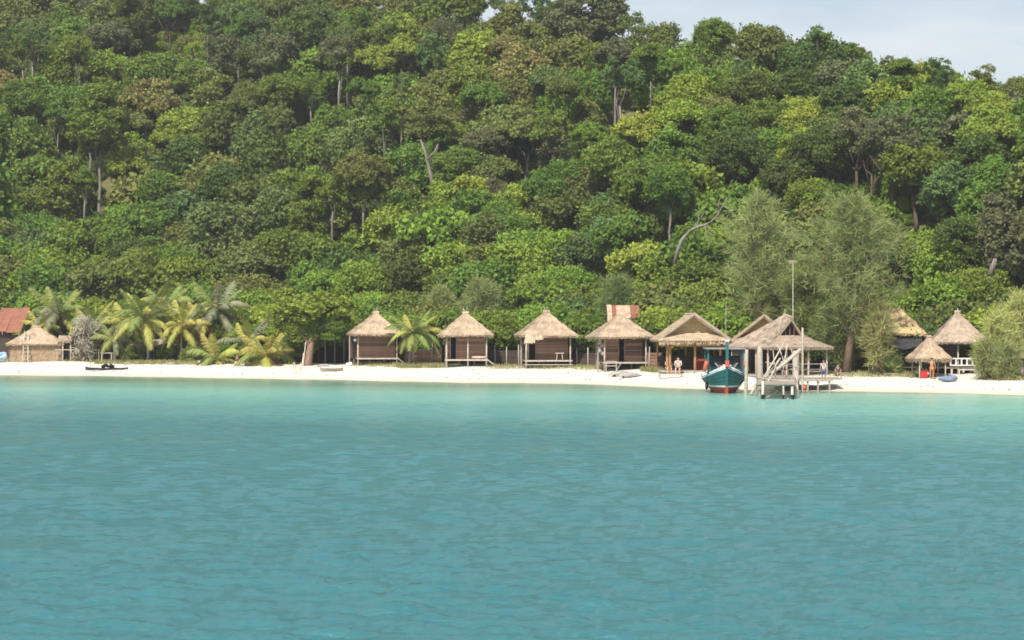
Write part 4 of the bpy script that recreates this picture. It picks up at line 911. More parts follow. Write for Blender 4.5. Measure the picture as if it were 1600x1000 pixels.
# ------------------------------------------------------------------ the boat
M_teal = mat('teal_paint', (.018, .15, .16), (.03, .11, .115), scale=4, rough=.45, spec=.4); M_redp = mat('red_paint', (.36, .055, .035), (.22, .04, .03), scale=3, rough=.6)
M_wpaint = mat('white_paint', (.72, .76, .76), (.55, .62, .62), scale=3, rough=.5); M_orange = mat('orange_red', (.58, .13, .075), (.42, .09, .05), rough=.5)
def build_boat():
    Y0 = 156.0; x0 = px2x(1136, Y0)
    t = thing('fishing_boat', 'teal wooden fishing boat with white rail and red bottom, moored left of the jetty', 'boat', (x0, Y0, 0), math.radians(-2))
    st = [(0, .05, 1.72), (.35, .6, 1.52), (.9, 1.0, 1.32), (1.8, 1.32, 1.14), (3.2, 1.5, 1.0), (5.2, 1.52, .98), (7.4, 1.38, 1.05), (9.0, 1.05, 1.2)]
    zl = [-.5, -.1, .42, .54, .95, 1.0]     # the last is replaced by the sheer
    def pt(i, j, sg):
        y, hb, zs = st[i]; z = zl[j] if j < 5 else zs
        if j == 4: z = .54 + (zs - .54) * .5
        q = [.12, .45, .72, .77, .9, 1][j]; rake = [.95, .75, .5, .46, .22, 0][j] * max(0, 1 - y / 2.5)
        return (sg * max(.04, hb * q ** (1.0 + .9 * max(0, 1 - y / 2))), y + rake, z)
    def strip(j0, j1, off=0.0, th=.05):
        mb = MB()
        for sg in (-1, 1):
            V, Fc = [], []
            for i in range(len(st)):
                for j in range(j0, j1 + 1):
                    p = pt(i, j, sg); V.append((p[0] + sg * off, p[1] - (off if i == 0 else 0), p[2]))
            w = j1 - j0 + 1
            for i in range(len(st) - 1):
                for j in range(w - 1): Fc.append((i * w + j, i * w + j + 1, (i + 1) * w + j + 1, (i + 1) * w + j))
            mb.add(V, Fc)
            if j1 == 5 or j0 == 0:
                pass
        for j in range(j0, j1):   # transom
            a, b, c, d = pt(-1 + len(st), j, -1), pt(-1 + len(st), j, 1), pt(-1 + len(st), j + 1, 1), pt(-1 + len(st), j + 1, -1); mb.add([a, b, c, d], [(0, 1, 2, 3)])
        return mb
    hull = part('hull', strip(3, 5), M_teal, t, smooth=True); part('bottom', strip(0, 2), M_redp, hull, 'red painted bottom'); part('waterline_stripe', strip(2, 3, .012), M_wpaint, hull)
    for fz in (.3, .55, .8):
        mb = MB()
        for sg in (-1, 1):
            q = [Vector(pt(i, 3, sg)).lerp(Vector(pt(i, 4, sg)), fz * 2) if fz < .5 else Vector(pt(i, 4, sg)).lerp(Vector(pt(i, 5, sg)), fz * 2 - 1) for i in range(len(st))]
            mb.tube(q, .022, 5)
        part('strake', mb, mat('strake_teal', (.012, .09, .10), (.02, .07, .075)) if fz == .3 else bpy.data.materials['strake_teal'], hull)
    mb = MB()
    for sg in (-1, 1):      # bulwark strake, white outside
        for i in range(len(st) - 1):
            a, b = Vector(pt(i, 5, sg)), Vector(pt(i + 1, 5, sg)); u = Vector((0, 0, .26)); w = Vector((-sg * .16, .06, 0)); V = [a, b, b + u + w, a + u + w, a + w * 1.6, b + w * 1.6, b + u + w * 2.2, a + u + w * 2.2]
            mb.add(V, [(0, 1, 2, 3), (4, 7, 6, 5), (3, 2, 6, 7), (0, 4, 5, 1), (0, 3, 7, 4), (1, 5, 6, 2)])
    part('rail', mb, M_wpaint, t)
    mb = MB()
    for i in range(len(st) - 1):
        a, b, c, d = Vector(pt(i, 5, -1)), Vector(pt(i, 5, 1)), Vector(pt(i + 1, 5, 1)), Vector(pt(i + 1, 5, -1)); o_ = Vector((0, 0, .1)); mb.add([a + o_, b + o_, c + o_, d + o_, a, b, c, d], [(0, 1, 2, 3), (7, 6, 5, 4)])
    part('deck', mb, M_teal, t)
    sp_ = part('stem_post', MB().beam((0, .42, .2), (0, -.1, 1.9), .14, .22).beam((0, -.1, 1.85), (0, -.2, 3.5), .19, .18), M_teal, t)
    part('stem_cap', MB().box((0, -.2, 3.6), (.27, .24, .12)), M_wpaint, sp_); part('stem_band', MB().box((0, -.13, 2.05), (.26, .27, .42)), M_orange, sp_); part('keel_band', MB().beam((0, .46, .0), (0, .3, .52), .17, .26), M_orange, sp_)
    # cabin
    part('cabin', MB().box((0, 4.2, 1.8), (2.1, 3.4, 1.4)), mat('cabin_dark', (.035, .05, .05), (.02, .03, .03)), t)
    part('windscreen', MB().box((0, 2.45, 2.05), (1.7, .06, .25)), mat('dark_glass', (.02, .03, .035), rough=.1, spec=.6), t)
    part('cabin_front', MB().box((0, 2.4, 1.55), (2.1, .08, .5)), M_teal, t)
    for sg in (-1, 1):
        for yy in (1.6, 5.8): part('roof_post', MB().beam((sg * 1.2, yy, 1.3), (sg * 1.2, yy, 3.0), .12 if yy < 2 else .08), M_teal, t)
        fn = part('fender', MB().tube([(0, 0, -.38), (0, 0, -.3), (0, 0, .3), (0, 0, .38)], [.05, .15, .15, .05], 10), M_orange, t, smooth=True); fn.location = (sg * 1.38, 1.35, 1.85); fn.rotation_euler = (0, sg * -.25, 0)
    part('canopy', MB().box((0, 3.7, 3.03), (2.7, 4.8, .07)), mat('canopy_grey', (.30, .29, .27), (.2, .2, .19)), t)
    part('mast', MB().tube([(.1, 3, 1.4), (.1, 3, 6.3)], [.035, .025], 6), M_wood_grey, t)
    mb = MB()
    for sg in (-1, 1): mb.tube([(sg * .5, .9, 1.75), (sg * .75, .8, 2.05), (sg * .4, 1.3, 1.85), (sg * .2, 1.0, 1.8)], .05, 5)
    part('mooring_rope', mb, M_wood_pale, t)
    # faint registration strokes either side of the bow
    mb = MB()
    for sg in (-1, 1):
        for k in range(5):
            a = Vector(pt(1, 4, sg)).lerp(Vector(pt(3, 4, sg)), .3 + k * .12); b = Vector(pt(1, 4, sg)).lerp(Vector(pt(3, 4, sg)), .3 + k * .12 + .07); n_ = Vector((sg * .03, -.03, 0)); hh = Vector((0, 0, .09 if k % 2 else .12))
            a = a + n_; b = b + n_; mb.add([a, b, b + hh, a + hh], [(0, 1, 2, 3)])
    part('painted_letters', mb, mat('faded_letters', (.10, .34, .34), rough=.6), hull)
    part('tyre', MB().tube([(-1.32 + .18 * math.cos(a) * .4, 1.0 + .22 * math.cos(a), .55 + .25 * math.sin(a)) for a in [k * math.pi / 5 for k in range(11)]], .06, 6, cap=False), M_dark, t, smooth=True)
build_boat()

# ------------------------------------------------------------------ the jetty
def build_jetty():
    base = Vector((px2x(1215, 154), 154, 0)); t = thing('jetty', 'rough wooden jetty on posts with leaning pale beams, right of the teal boat', 'jetty', base)
    L = lambda px, py, Y: P(px, py, Y) - base
    zt = .92
    for k in range(30):
        Yk = 146 + k * .72; q = k / 29; a, b = px2x(1184, Yk) + .0 * q, px2x(1243, Yk)
        o = bpy.data.objects.new('plank', board_mesh(2.5, .05, .6, M_wood_grey, 'plank')); link(o, t); o.location = ((a + b) / 2 - base.x + random.uniform(-.1, .1), Yk - base.y, zt + random.uniform(-.02, .03))
        o.rotation_euler = (0, 0, random.uniform(-.04, .04))
    for px in (1188, 1238): part('bearer', MB().beam((px2x(px, 146) - base.x, 145.8 - base.y, zt - .12), (px2x(px, 166) - base.x, 166 - base.y, zt - .12), .12, .16), M_wood_grey, t)
    part('front_beam', MB().beam(L(1177, 602, 146), L(1242, 601, 146), .1, .14), M_wood_pale, t)
    for px, top, Y, w in ((1192, 596, 145.6, .2), (1224, 603, 145.6, .12), (1238, 604, 145.2, .2), (1188, 598, 151, .14), (1243, 600, 152, .14), (1190, 594, 158, .14), (1246, 594, 158, .14)):
        p = L(px, top, Y); po = post(t, (p.x, p.y, -.9), p, w, M_wood_pale); 
        if Y < 146: part('wet_foot', MB().tube([(p.x, p.y, -.5), (p.x, p.y, .28)], w * .6, 7), M_dark, t)
    for (px, y0, y1, Y, w) in ((1165.5, 546, 617, 154, .24), (1187, 541, 598, 160, .46), (1254, 512, 606, 158, .15), (1243.5, 548, 598, 163, .50)):
        a = L(px, y1, Y); b = L(px + (1.5 if px < 1170 else 0), y0, Y); part('upright', MB().tube([(a.x, a.y, -.6 - base.z), a, a.lerp(b, .85), b], [w * .5, w * .5, w * .45, w * .2 if w > .4 and px < 1200 else w * .4], 8), M_wood_pale, t, smooth=True)
    for a, b, w in (((1173, 616, 152), (1188, 592, 158), .17), ((1196, 590, 157), (1219, 560, 158), .15), ((1205, 584, 157), (1251, 546, 158), .24), ((1192, 592, 156), (1227, 532, 159), .10), ((1216, 540, 159), (1234, 588, 158), .07), ((1230, 538, 159), (1222, 588, 158), .07), ((1200, 596, 153), (1214, 570, 158), .09),
                 ((1246, 596, 152), (1238, 560, 158), .08), ((1180, 590, 155), (1240, 596, 152), .10), ((1176, 604, 150), (1200, 590, 156), .08), ((1199, 552, 159), (1203, 592, 157), .08), ((1208, 548, 160), (1212, 590, 158), .06), ((1196, 566, 158), (1252, 574, 158), .07), ((1200, 580, 157), (1240, 552, 160), .06), ((1236, 544, 161), (1248, 592, 157), .07), ((1180, 616, 151), (1196, 596, 155), .08), ((1232, 624, 146), (1218, 604, 150), .07), ((1196, 622, 146), (1222, 605, 147), .06), ((1226, 556, 160), (1229, 590, 158), .06)):
        part('brace', MB().tube([L(*a), L((a[0] + b[0]) / 2, (a[1] + b[1]) / 2 + 1.2, (a[2] + b[2]) / 2), L(*b)], w / 2, 6), M_wood_pale, t, smooth=True)
    # boardwalk to the pavilion
    part('boardwalk', MB().box((L(1258, 590, 164).x, 9.5, .86), (4.6, 3.0, .10)), M_wood_grey, t)
    part('boardwalk_beam', MB().beam((L(1215, 590, 161).x, 7.9, .74), (L(1305, 590, 161).x, 7.9, .80), .1, .16), M_wood_grey, t)
    for px in (1262, 1278, 1296): part('stump', MB().beam((L(px, 590, 162).x, 8.0, -.6), (L(px, 590, 162).x, 8.0, .75), .12), M_wood_grey, t)
    single('orange_buoy', MB().ball((0, 0, .12), (.14, .14, .17), 10).tube([(0, 0, .27), (0, 0, .4)], .04, 6), M_orange, 'orange buoy tied at the foot of the slim jetty post', 'buoy', P(1257, 609, 157.2), smooth=True)
build_jetty()
x, Y, z = spot(1239, 11); t = thing('aerial_mast', 'very tall thin aerial mast rising above the grey pavilion', 'mast', (x, Y, z)); top = py2z(408, Y) - z
part('pole', MB().tube([(0, 0, -.3), (0, 0, top)], [.05, .03], 6), M_wood_pale, t)
part('aerial', MB().beam((-.35, 0, top), (.35, 0, top), .05).beam((-.28, 0, top - .12), (.28, 0, top - .12), .04).beam((0, -.3, top - .05), (0, .3, top - .05), .04), M_wood_pale, t)

# ------------------------------------------------------------------ palms
def frond_mesh(L, rise, droop, seed, mt, name='frond', width=.42):
    r = random.Random(seed); mb = MB(); pts = []
    n = 10
    for i in range(n + 1):
        q = i / n; pts.append(Vector((L * (q - .18 * q * q * droop), 0, L * (rise * q - droop * .62 * q ** 2.2))))
    mb.tube(pts, [.045 * (1 - .8 * i / n) for i in range(n + 1)], 4)
    m = 34
    for i in range(2, m + 1):
        q = i / m; k = q * n; a = min(int(k), n - 1); p = pts[a].lerp(pts[a + 1], k - a); d = (pts[a + 1] - pts[a]).normalized()
        ln = width * 2 * math.sin(math.pi * (q * .86 + .1)) ** .7 * r.uniform(.8, 1.1)
        for sg in (-1, 1):
            dirv = (d * .75 + Vector((0, sg, 0)) * .8 + Vector((0, 0, -.55 - r.uniform(0, .4)))).normalized(); w = d * .034
            e = p + dirv * ln; mid = p + dirv * ln * .5 + Vector((0, 0, .08)); mb.add([p - w, p + w, mid + w * 1.1, mid - w * 1.1, e], [(0, 1, 2, 3), (3, 2, 4)])
    return mb.mesh(name, mt)
LP_y = leafmat('palm_yellow', (.50, .46, .12), (.38, .38, .10)); LP_g = leafmat('palm_green', (.29, .34, .10), (.21, .26, .075)); LP_gr = leafmat('palm_grey', (.30, .31, .18), (.24, .25, .15)); LP_b = mat('palm_brown', (.36, .22, .10), (.26, .16, .08), island=.2)
FR = {}
for nm, mt_ in (('y', LP_y), ('g', LP_g), ('r', LP_gr), ('b', LP_b)):
    FR[nm] = [frond_mesh(2.6, 1.05, .55, 1, mt_), frond_mesh(2.8, .75, .95, 2, mt_), frond_mesh(2.8, .40, 1.15, 3, mt_), frond_mesh(2.5, .05, 1.1, 4, mt_)]
def palm(px, s, trunk_h, n, scale, kinds, label, lean=(0, 0), trunk_r=.13, seed=0, trunk_mt=None, nuts=False):
    r = random.Random(seed); x, Y, z = spot(px, s); t = thing('coconut_palm', label, 'palm tree', (x, Y, z)); top = Vector((lean[0], lean[1], trunk_h))
    if trunk_h > .2:
        pts = [Vector((lean[0] * q ** 1.6, lean[1] * q, trunk_h * q - .25 * (q == 0))) for q in [i / 8 for i in range(9)]]
        part('trunk', MB().tube(pts, [trunk_r * (1.5 if i == 0 else 1 - .03 * i) + .012 * (i % 2) for i in range(9)], 8), trunk_mt or M_bark_pale, t, smooth=True)
    for k in range(n):
        a = k * 2.399 + r.uniform(-.2, .2); lv = min(3, int(4 * (k + .5) / n)); kd = kinds[0] if r.random() < .65 else kinds[1]
        if lv == 3 and len(kinds) > 2 and r.random() < .6: kd = kinds[2]
        o = bpy.data.objects.new('frond', FR[kd][lv]); link(o, t); o.location = top + Vector((0, 0, r.uniform(-.1, .12))); sc_ = scale * r.uniform(.85, 1.12) * (.85 if lv == 0 else 1)
        o.scale = (sc_, sc_, sc_); o.rotation_euler = (r.uniform(-.15, .15), r.uniform(-.35, .05) if lv == 0 else r.uniform(-.12, .12), a)
        if kd != kinds[0]: o['label'] = {'y': 'yellowish frond', 'g': 'green frond', 'r': 'greyish frond', 'b': 'dry brown frond'}[kd]
    if nuts: part('coconut_cluster', MB().ball((top.x + .15, top.y - .2, top.z - .2), .14, 7).ball((top.x - .12, top.y - .22, top.z - .25), .14, 7).ball((top.x + .02, top.y - .25, top.z - .38), .13, 7), LP_y, t, smooth=True)
palm(418, 12.2, .5, 22, 1.42, 'ygb', 'young coconut palm with long yellow fronds fanning from the sand', seed=1, trunk_r=.3, trunk_mt=M_bark_brown)
palm(337, 12.0, .35, 13, 1.15, 'yg', 'small yellowish palm just left of the young fan-shaped palm', seed=2, trunk_r=.12)
palm(640, 14.2, 2.7, 24, 1.05, 'gy', 'bushy green coconut palm between the first and second stilt huts', lean=(.35, 0), seed=3)
palm(232, 15.5, 3.9, 24, 1.4, 'gyy', 'tall green coconut palm with slanting trunk above the low plank hut', lean=(-.45, 0), seed=4, nuts=True)
palm(283, 17.5, 3.2, 22, 1.2, 'yyb', 'coconut palm with drooping yellow fronds left of the grey-fronded palm', lean=(.1, 0), seed=5, nuts=True)
palm(337, 20, 4.7, 22, 1.42, 'rgr', 'grey-fronded coconut palm behind the small yellowish palm', lean=(.1, 0), seed=6)
palm(98, 21, 4.3, 22, 1.5, 'gry', 'dark-hearted coconut palm behind the straw hut with ladder', lean=(-.3, 0), seed=7)
palm(179, 13.5, 2.0, 12, .95, 'gr', 'short palm with a straight whitish trunk beside the pale bench', seed=8, trunk_r=.14, trunk_mt=M_wood_pale)
palm(66, 19.5, 3.0, 16, .95, 'yg', 'yellowish palm crown rising right behind the straw hut roof', seed=9)
palm(258, 22, 5.2, 18, 1.25, 'gyg', 'rear coconut palm seen between the green and yellow palms', seed=10)

palm(204, 18.5, 3.2, 20, 1.15, 'ygb', 'yellow-green coconut palm between the pale trunk and the low plank hut', lean=(-.2, 0), seed=11)
palm(311, 19, 3.6, 20, 1.15, 'gyb', 'green coconut palm between the yellow drooping and the grey-fronded palm', lean=(.3, 0), seed=12)
palm(385, 17.5, 1.6, 18, 1.1, 'yrb', 'low dull yellow palm behind the young fan-shaped palm', seed=13)
palm(142, 19.5, 3.2, 18, 1.15, 'gyr', 'green palm rising behind the bare grey shrub', lean=(.2, 0), seed=14)
# ------------------------------------------------------------------ casuarinas and other particular trees
def casuarina_mesh(H, seed, wid, base=.12, n=2400, bl=9):
    r = np.random.default_rng(seed); C = []; V = []
    tips = []
    for k in range(130):
        q = base + (1 - base) * (k / 130) ** .85; z = H * q; a = k * 2.399 + r.uniform(-.3, .3)
        reach = wid * (np.sin(np.pi * min(1, (q - base) / (1 - base) * .80 + .2)) ** .8) * r.uniform(.3, 1.25)
        e = np.array([np.cos(a) * reach, np.sin(a) * reach, z + reach * r.uniform(.3, 1.1)]); tips.append((np.array([0, 0, z - .3]), e))
    per = n // 130
    for s0, e in tips:
        for j in range(per):
            q = r.random() ** .6; p = s0 * (1 - q) + e * q + r.normal(size=3) * .22
            for b_ in range(bl):
                d = r.normal(size=3) * .42 + np.array([0, 0, -.15]) + (e - s0) / (np.linalg.norm(e - s0) + .1) * .55; d /= np.linalg.norm(d); ln = r.uniform(.35, .95); w = np.cross(d, r.normal(size=3)); w = w / np.linalg.norm(w) * .022
                st_ = p + r.normal(size=3) * .08; V.append([st_ - w, st_ + w, st_ + d * ln + w * .4, st_ + d * ln - w * .4])
    return np.array(V), tips
LC = leafmat('casuarina', (.37, .38, .15), (.27, .30, .11)); LC2 = leafmat('casuarina_green', (.25, .31, .10), (.19, .25, .08))
LC3 = leafmat('bush_olive', (.50, .50, .18), (.38, .41, .14))
def casuarina(px, s, H, wid, seed, label, mt_, base=.12, n=2400, trunk_r=.22, lean=0):
    V, tips = casuarina_mesh(H, seed, wid, base, n); x, Y, z = spot(px, s); t = thing('casuarina_tree', label, 'tree', (x, Y, z))
    part('crown', quads_mesh('crown', V.astype(np.float32), mt_), None, t)
    part('trunk', MB().tube([(lean, 0, -.4), (lean * .6, 0, H * .15), (0, 0, H * .4), (0, 0, H * .95)], [trunk_r * 1.2, trunk_r, trunk_r * .7, .04], 8), M_bark_brown, t, smooth=True)
    mb = MB()
    for s0, e in tips[::2]: mb.tube([tuple(s0 - [0, 0, .5]), tuple((s0 + e) / 2 + [0, 0, -.1]), tuple(e)], [.075, .05, .015], 4)
    part('branches', mb, M_bark_brown, t); return t
casuarina(1186, 22, 13.6, 3.5, 1, 'feathery khaki casuarina standing behind the teal boat', LC, base=.22, n=1300)
casuarina(1336, 12.5, 12.8, 3.9, 2, 'big feathery casuarina with brown trunk in front of the dark narrow hut', LC, base=.22, n=1700, trunk_r=.3, lean=-.7)
casuarina(1262, 19, 8.5, 2.4, 3, 'lower feathery casuarina beside the big one, behind the grey pavilion', LC2, base=.15, n=1700)
casuarina(1318, 13.5, 4.4, 1.9, 4, 'low greenish casuarina bush at the foot of the big casuarina', LC2, base=.1, n=900)
casuarina(1390, 12, 1.1, .6, 5, 'small yellowish casuarina bush below the dark awning', LC2, base=.05, n=130)
casuarina(1372, 11.5, 5.0, 1.3, 20, 'narrow feathery casuarina covering the left of the golden roof', LC, base=.1, n=500)
casuarina(752, 26, 6.8, 1.7, 6, 'slender pale casuarina behind the second stilt hut', LC, base=.2, n=1300)
casuarina(966, 26, 7.0, 1.6, 7, 'slender green casuarina behind the fourth stilt hut', LC2, base=.2, n=1300)
casuarina(688, 28, 5.8, 1.2, 8, 'thin pale casuarina behind the palm between huts', LC, base=.2, n=900)

# leaning brown trunk with a green crown, near the first hut
x, Y, z = spot(483, 12); t = thing('leaning_tree', 'leafy tree with a thick leaning reddish brown trunk on the beach', 'tree', (x, Y, z))
c = part('crown', CR['bushy'][1][0], None, t); c.location = (.2, 1.2, 4.6); c.scale = (1.05, .95, .72); c.material_slots[0].link = 'OBJECT'; c.material_slots[0].material = LEAF['bright green']
c = part('crown', CR['bushy'][3][0], None, t); c.location = (-1.6, 1.0, 3.9); c.scale = (.62, .62, .55); c.material_slots[0].link = 'OBJECT'; c.material_slots[0].material = LEAF['mid green']
c = part('crown', CR['bushy'][2][0], None, t); c.location = (1.9, .9, 3.3); c.scale = (.6, .6, .6); c.material_slots[0].link = 'OBJECT'; c.material_slots[0].material = LEAF['mid green']
part('trunk', MB().tube([(-.15, 0, -.4), (-.05, 0, .5), (.1, .1, 1.6), (.35, .5, 3.0), (.5, .9, 4.3)], [.42, .36, .3, .22, .1], 9).tube([(.1, .1, 1.8), (-.7, .5, 2.8), (-1.4, .9, 3.8)], [.2, .13, .05], 6), mat('bark_red', (.30, .19, .14), (.17, .11, .08), scale=2, stretch=(3, 3, .5), bump=.5), t, smooth=True)
part('prop_pole', MB().beam((-.55, -.3, -.2), (-.3, .1, 2.1), .09), M_wood_pale, t)

# shrubs by the right edge and grey bare shrubs on the left
def shrub(px, s, r, hc, col, label, k=0, sq=1.0):
    x, Y, z = spot(px, s); t = thing('shrub', label, 'shrub', (x, Y, z), group=None)
    c = part('crown', CR['bushy'][k][0], None, t); f_ = r / 3.0; c.location = (0, 0, hc); c.scale = (f_, f_, f_ * sq); c.material_slots[0].link = 'OBJECT'; c.material_slots[0].material = LEAF[col]
    o = bpy.data.objects.new('trunk', TR[k % 4]); link(o, t); o.scale = (.4, .4, max(hc / 7, .05)); return t
def casuarina_bush(px, s, H, wid, seed, label, mt_, n=900): casuarina(px, s, H, wid, seed, label, mt_, base=.03, n=n, trunk_r=.07)
casuarina_bush(1561, 12.5, 4.2, 1.25, 11, 'tall olive bush right of the railed hut', LC3, 560)
casuarina_bush(1594, 15.5, 5.4, 1.5, 12, 'olive bush at the right edge above the grey shelter', LC3, 650)
casuarina_bush(1541, 9.5, 2.4, 1.0, 13, 'dry yellowish bush at the railing of the right hut', LC, 260)
casuarina_bush(1574, 10, 2.2, .9, 14, 'low dry bush before the grey shelter', LC, 260)
LG = mat('dry_twigs', (.50, .47, .38), (.38, .36, .28), island=.25)
casuarina_bush(133, 14, 4.0, 1.3, 15, 'bare grey twiggy shrub right of the straw hut', LG, 180)
casuarina_bush(116, 15, 3.2, .9, 16, 'thinner bare grey shrub close to the straw hut side roof', LG, 110)
casuarina_bush(150, 15.5, 3.6, .9, 17, 'grey dry shrub beside the short whitish-trunk palm', LG, 110)
HB = [(215, 18.5, 1.3, .8, OL), (268, 19, 1.3, .7, MD), (302, 15.5, 1.1, .6, OL), (360, 15.5, 1.3, .8, MD), (392, 15, 1.2, .7, OL), (446, 14.5, 1.2, .8, MD), (25, 33, 2.2, 2.2, MD), (70, 26, 2.4, 2.4, BR), (150, 25, 2.4, 2.3, MD), (205, 27, 2.2, 2.5, MD), (255, 28, 2.5, 2.6, BR), (310, 27, 2.4, 2.4, MD), (372, 22, 2.3, 2.1, BR), (405, 20, 1.9, 1.7, MD), (450, 18, 2.0, 2.0, BR), (528, 20, 2.5, 2.7, BR),
      (560, 21, 2.4, 3.0, MD), (615, 20.5, 2.3, 2.6, BR), (665, 21, 2.3, 2.4, BR), (700, 20.5, 2.2, 2.9, MD), (752, 20.5, 2.3, 3.0, BR), (790, 19.5, 2.0, 2.2, MD), (806, 21, 2.4, 2.9, MD), (850, 21, 2.4, 3.2, BR), (905, 19.5, 2.2, 2.2, MD), (912, 21, 2.2, 2.8, MD),
      (1012, 20, 2.2, 2.5, DK), (1040, 22, 2.5, 3.1, BR), (1085, 21, 2.4, 2.5, MD), (1128, 20, 2.3, 2.6, BR), (1150, 28, 2.3, 2.2, DK), (1225, 27, 2.2, 2.3, MD), (1300, 18, 2.0, 2.0, DK), (1412, 23, 1.7, 1.8, BG), (1442, 17, 2.0, 1.9, BG), (1470, 23, 2.4, 3.0, MD), (1545, 21, 2.2, 2.9, YE), (1592, 21, 2.5, 3.2, OL), (1424, 16, 1.5, 1.3, BG)]
LANDB = [(-99, 'the rusty red roof'), (50, 'the straw hut with ladder'), (120, 'the bare grey shrub'), (180, 'the short whitish-trunk palm'), (230, 'the low plank hut'), (290, 'the grey-fronded palm'), (360, 'the young yellow palm'), (430, 'the leaning brown trunk'), (505, 'the dark open shed'), (545, 'the first stilt hut'),
         (600, 'the palm beside the first hut'), (650, 'the reddish board fence'), (690, 'the second stilt hut'), (740, 'the right side of second hut'), (778, 'the thin pole frame'), (800, 'the left eave of the third hut'), (840, 'the third stilt hut'), (895, 'the low dark fence'), (912, 'the cloth-hung fourth hut corner'), (950, 'the striped rusty roof'), (1005, 'the short board fence'), (1030, 'the left half of the straw pavilion'), (1070, 'the straw pavilion gable'), (1115, 'the teal boat canopy'), (1150, 'the yellow straw gable'), (1205, 'the grey pavilion ridge'), (1290, 'the grey pavilion right eave'), (1400, 'the golden roof'), (1420, 'the kiosk left post'), (1435, 'the kiosk roof'), (1465, 'the railed hut left eave'), (1530, 'the tall olive bush'), (1585, 'the grey post shelter')]
for i, (px, s_, r, hc, co) in enumerate(HB):
    lm = [n for p, n in LANDB if px >= p][-1]
    shrub(px, s_, r, hc, co, f"{'low rounded' if r < 1.4 and px < 500 else 'tall'} {co} leafy shrub growing close behind {lm}", i % 5)

# fallen pale dead branches among the trees
def dead_tree(label, px, py, Y, segs):
    base = P(px, py, Y); t = thing('dead_tree', label, 'dead tree', base); mb = MB()
    for pts, w0, w1 in segs:
        q = [P(a, b, Y) - base for a, b in pts]; n = len(q); mb.tube(q, [w0 + (w1 - w0) * i / (n - 1) for i in range(n)], 6)
    part('trunk', mb, M_bark_pale, t, smooth=True)
def canopyY(px, py, up=6.0): return seek(px, py, up)[1] - 1.5
dead_tree('bare pale dead branch curving up right behind the straw pavilion', 1056, 405, canopyY(1056, 400) - 3, [([(1054, 412), (1060, 388), (1066, 374), (1078, 361), (1089, 354), (1102, 351), (1112, 346), (1121, 336), (1130, 320), (1137, 309)], .2, .04), ([(1088, 354), (1092, 344), (1090, 332), (1086, 326)], .09, .02), ([(1100, 351), (1104, 362), (1103, 370)], .08, .02), ([(1100, 351), (1110, 358), (1116, 366)], .06, .02), ([(1116, 342), (1127, 339), (1137, 342)], .07, .02), ([(1124, 330), (1122, 318), (1126, 308)], .06, .02), ([(1092, 344), (1098, 336), (1101, 328)], .05, .015)])
dead_tree('forked grey dead trunk high above the palm between huts', 676, 300, canopyY(676, 260) - 3, [([(678, 300), (672, 270), (665, 240), (657, 218)], .28, .1), ([(668, 250), (680, 236), (684, 225)], .16, .06)])
dead_tree('short white dead snag above the railed hut', 1548, 430, canopyY(1548, 425) - 4, [([(1547, 430), (1552, 415), (1555, 404)], .28, .15)])

# ------------------------------------------------------------------ things on the sand
x, Y, z = spot(166, 4.5); t = thing('canoe', 'low black outrigger canoe with a net heap, drawn up on the left sand', 'canoe', (x, Y, z))
mb = MB(); sec = [(-1.9, .05, .32), (-1.5, .18, .22), (-.6, .26, .18), (.6, .26, .18), (1.5, .16, .2), (2.0, .04, .26)]
V = [];
for a, w, h_ in sec: V += [(a, -w, h_), (a, -w * .5, 0), (a, w * .5, 0), (a, w, h_), (a, w * .7, h_ - .03), (a, -w * .7, h_ - .03)]
Fc = [(i * 6 + k, i * 6 + (k + 1) % 6, (i + 1) * 6 + (k + 1) % 6, (i + 1) * 6 + k) for i in range(5) for k in range(6)]; mb.add(V, Fc); part('hull', mb, bpy.data.materials['dark_tarp'], t)
part('outrigger', MB().tube([(-1.6, -.9, .08), (1.8, -.9, .08)], .05, 6).beam((-.8, -.9, .12), (-.8, 0, .22), .04).beam((.9, -.9, .12), (.9, 0, .22), .04), M_dark, t)
part('mast', MB().beam((-1.45, 0, .1), (-1.5, 0, 1.05), .05).beam((.75, 0, .1), (.75, 0, .8), .05), M_wood_grey, t)
mb = MB(); r_ = random.Random(12)
for k in range(9): mb.ball((r_.uniform(-.45, .5), r_.uniform(-.15, .15), .28 + r_.uniform(0, .16)), (r_.uniform(.15, .3), .18, r_.uniform(.1, .2)), 7)
single('net_heap', mb, M_dark, 'black net heap lying in the outrigger canoe', 'net', (x + .05, Y, z + .02), smooth=True)
def bench(px, s, L, label, mt=M_wood_grey, rot=0):
    x, Y, z = spot(px, s); t = thing('bench', label, 'bench', (x, Y, z), rot); part('seat', MB().box((0, 0, .30), (L, .45, .06)), mt, t)
    for sx in (-L / 2 + .12, L / 2 - .12): part('leg', MB().box((sx, 0, .12), (.08, .4, .32)), mt, t)
bench(1048, 6.5, 1.9, 'low bench on the sand in front of the two seated people')
x, Y, z = spot(518, 6.5); t = thing('dinghy', 'small grey flat dinghy on the sand below the dark shed', 'boat', (x, Y, z), .05)
mb = MB(); sec = [(-1.0, .12, .30), (-.75, .35, .24), (0, .45, .22), (.75, .35, .24), (1.0, .12, .32)]; V = []
for a, w, h_ in sec: V += [(a, -w, h_), (a, -w * .6, 0), (a, w * .6, 0), (a, w, h_), (a, w * .8, h_), (a, w * .45, .1), (a, -w * .45, .1), (a, -w * .8, h_)]
Fc = [(i * 8 + k, i * 8 + (k + 1) % 8, (i + 1) * 8 + (k + 1) % 8, (i + 1) * 8 + k) for i in range(4) for k in range(8)] + [tuple(range(7, -1, -1)), tuple(range(32, 40))]; mb.add(V, Fc); part('hull', mb, M_wood_grey, t); part('thwart', MB().box((0, 0, .2), (.2, .75, .03)), M_wood_pale, t)
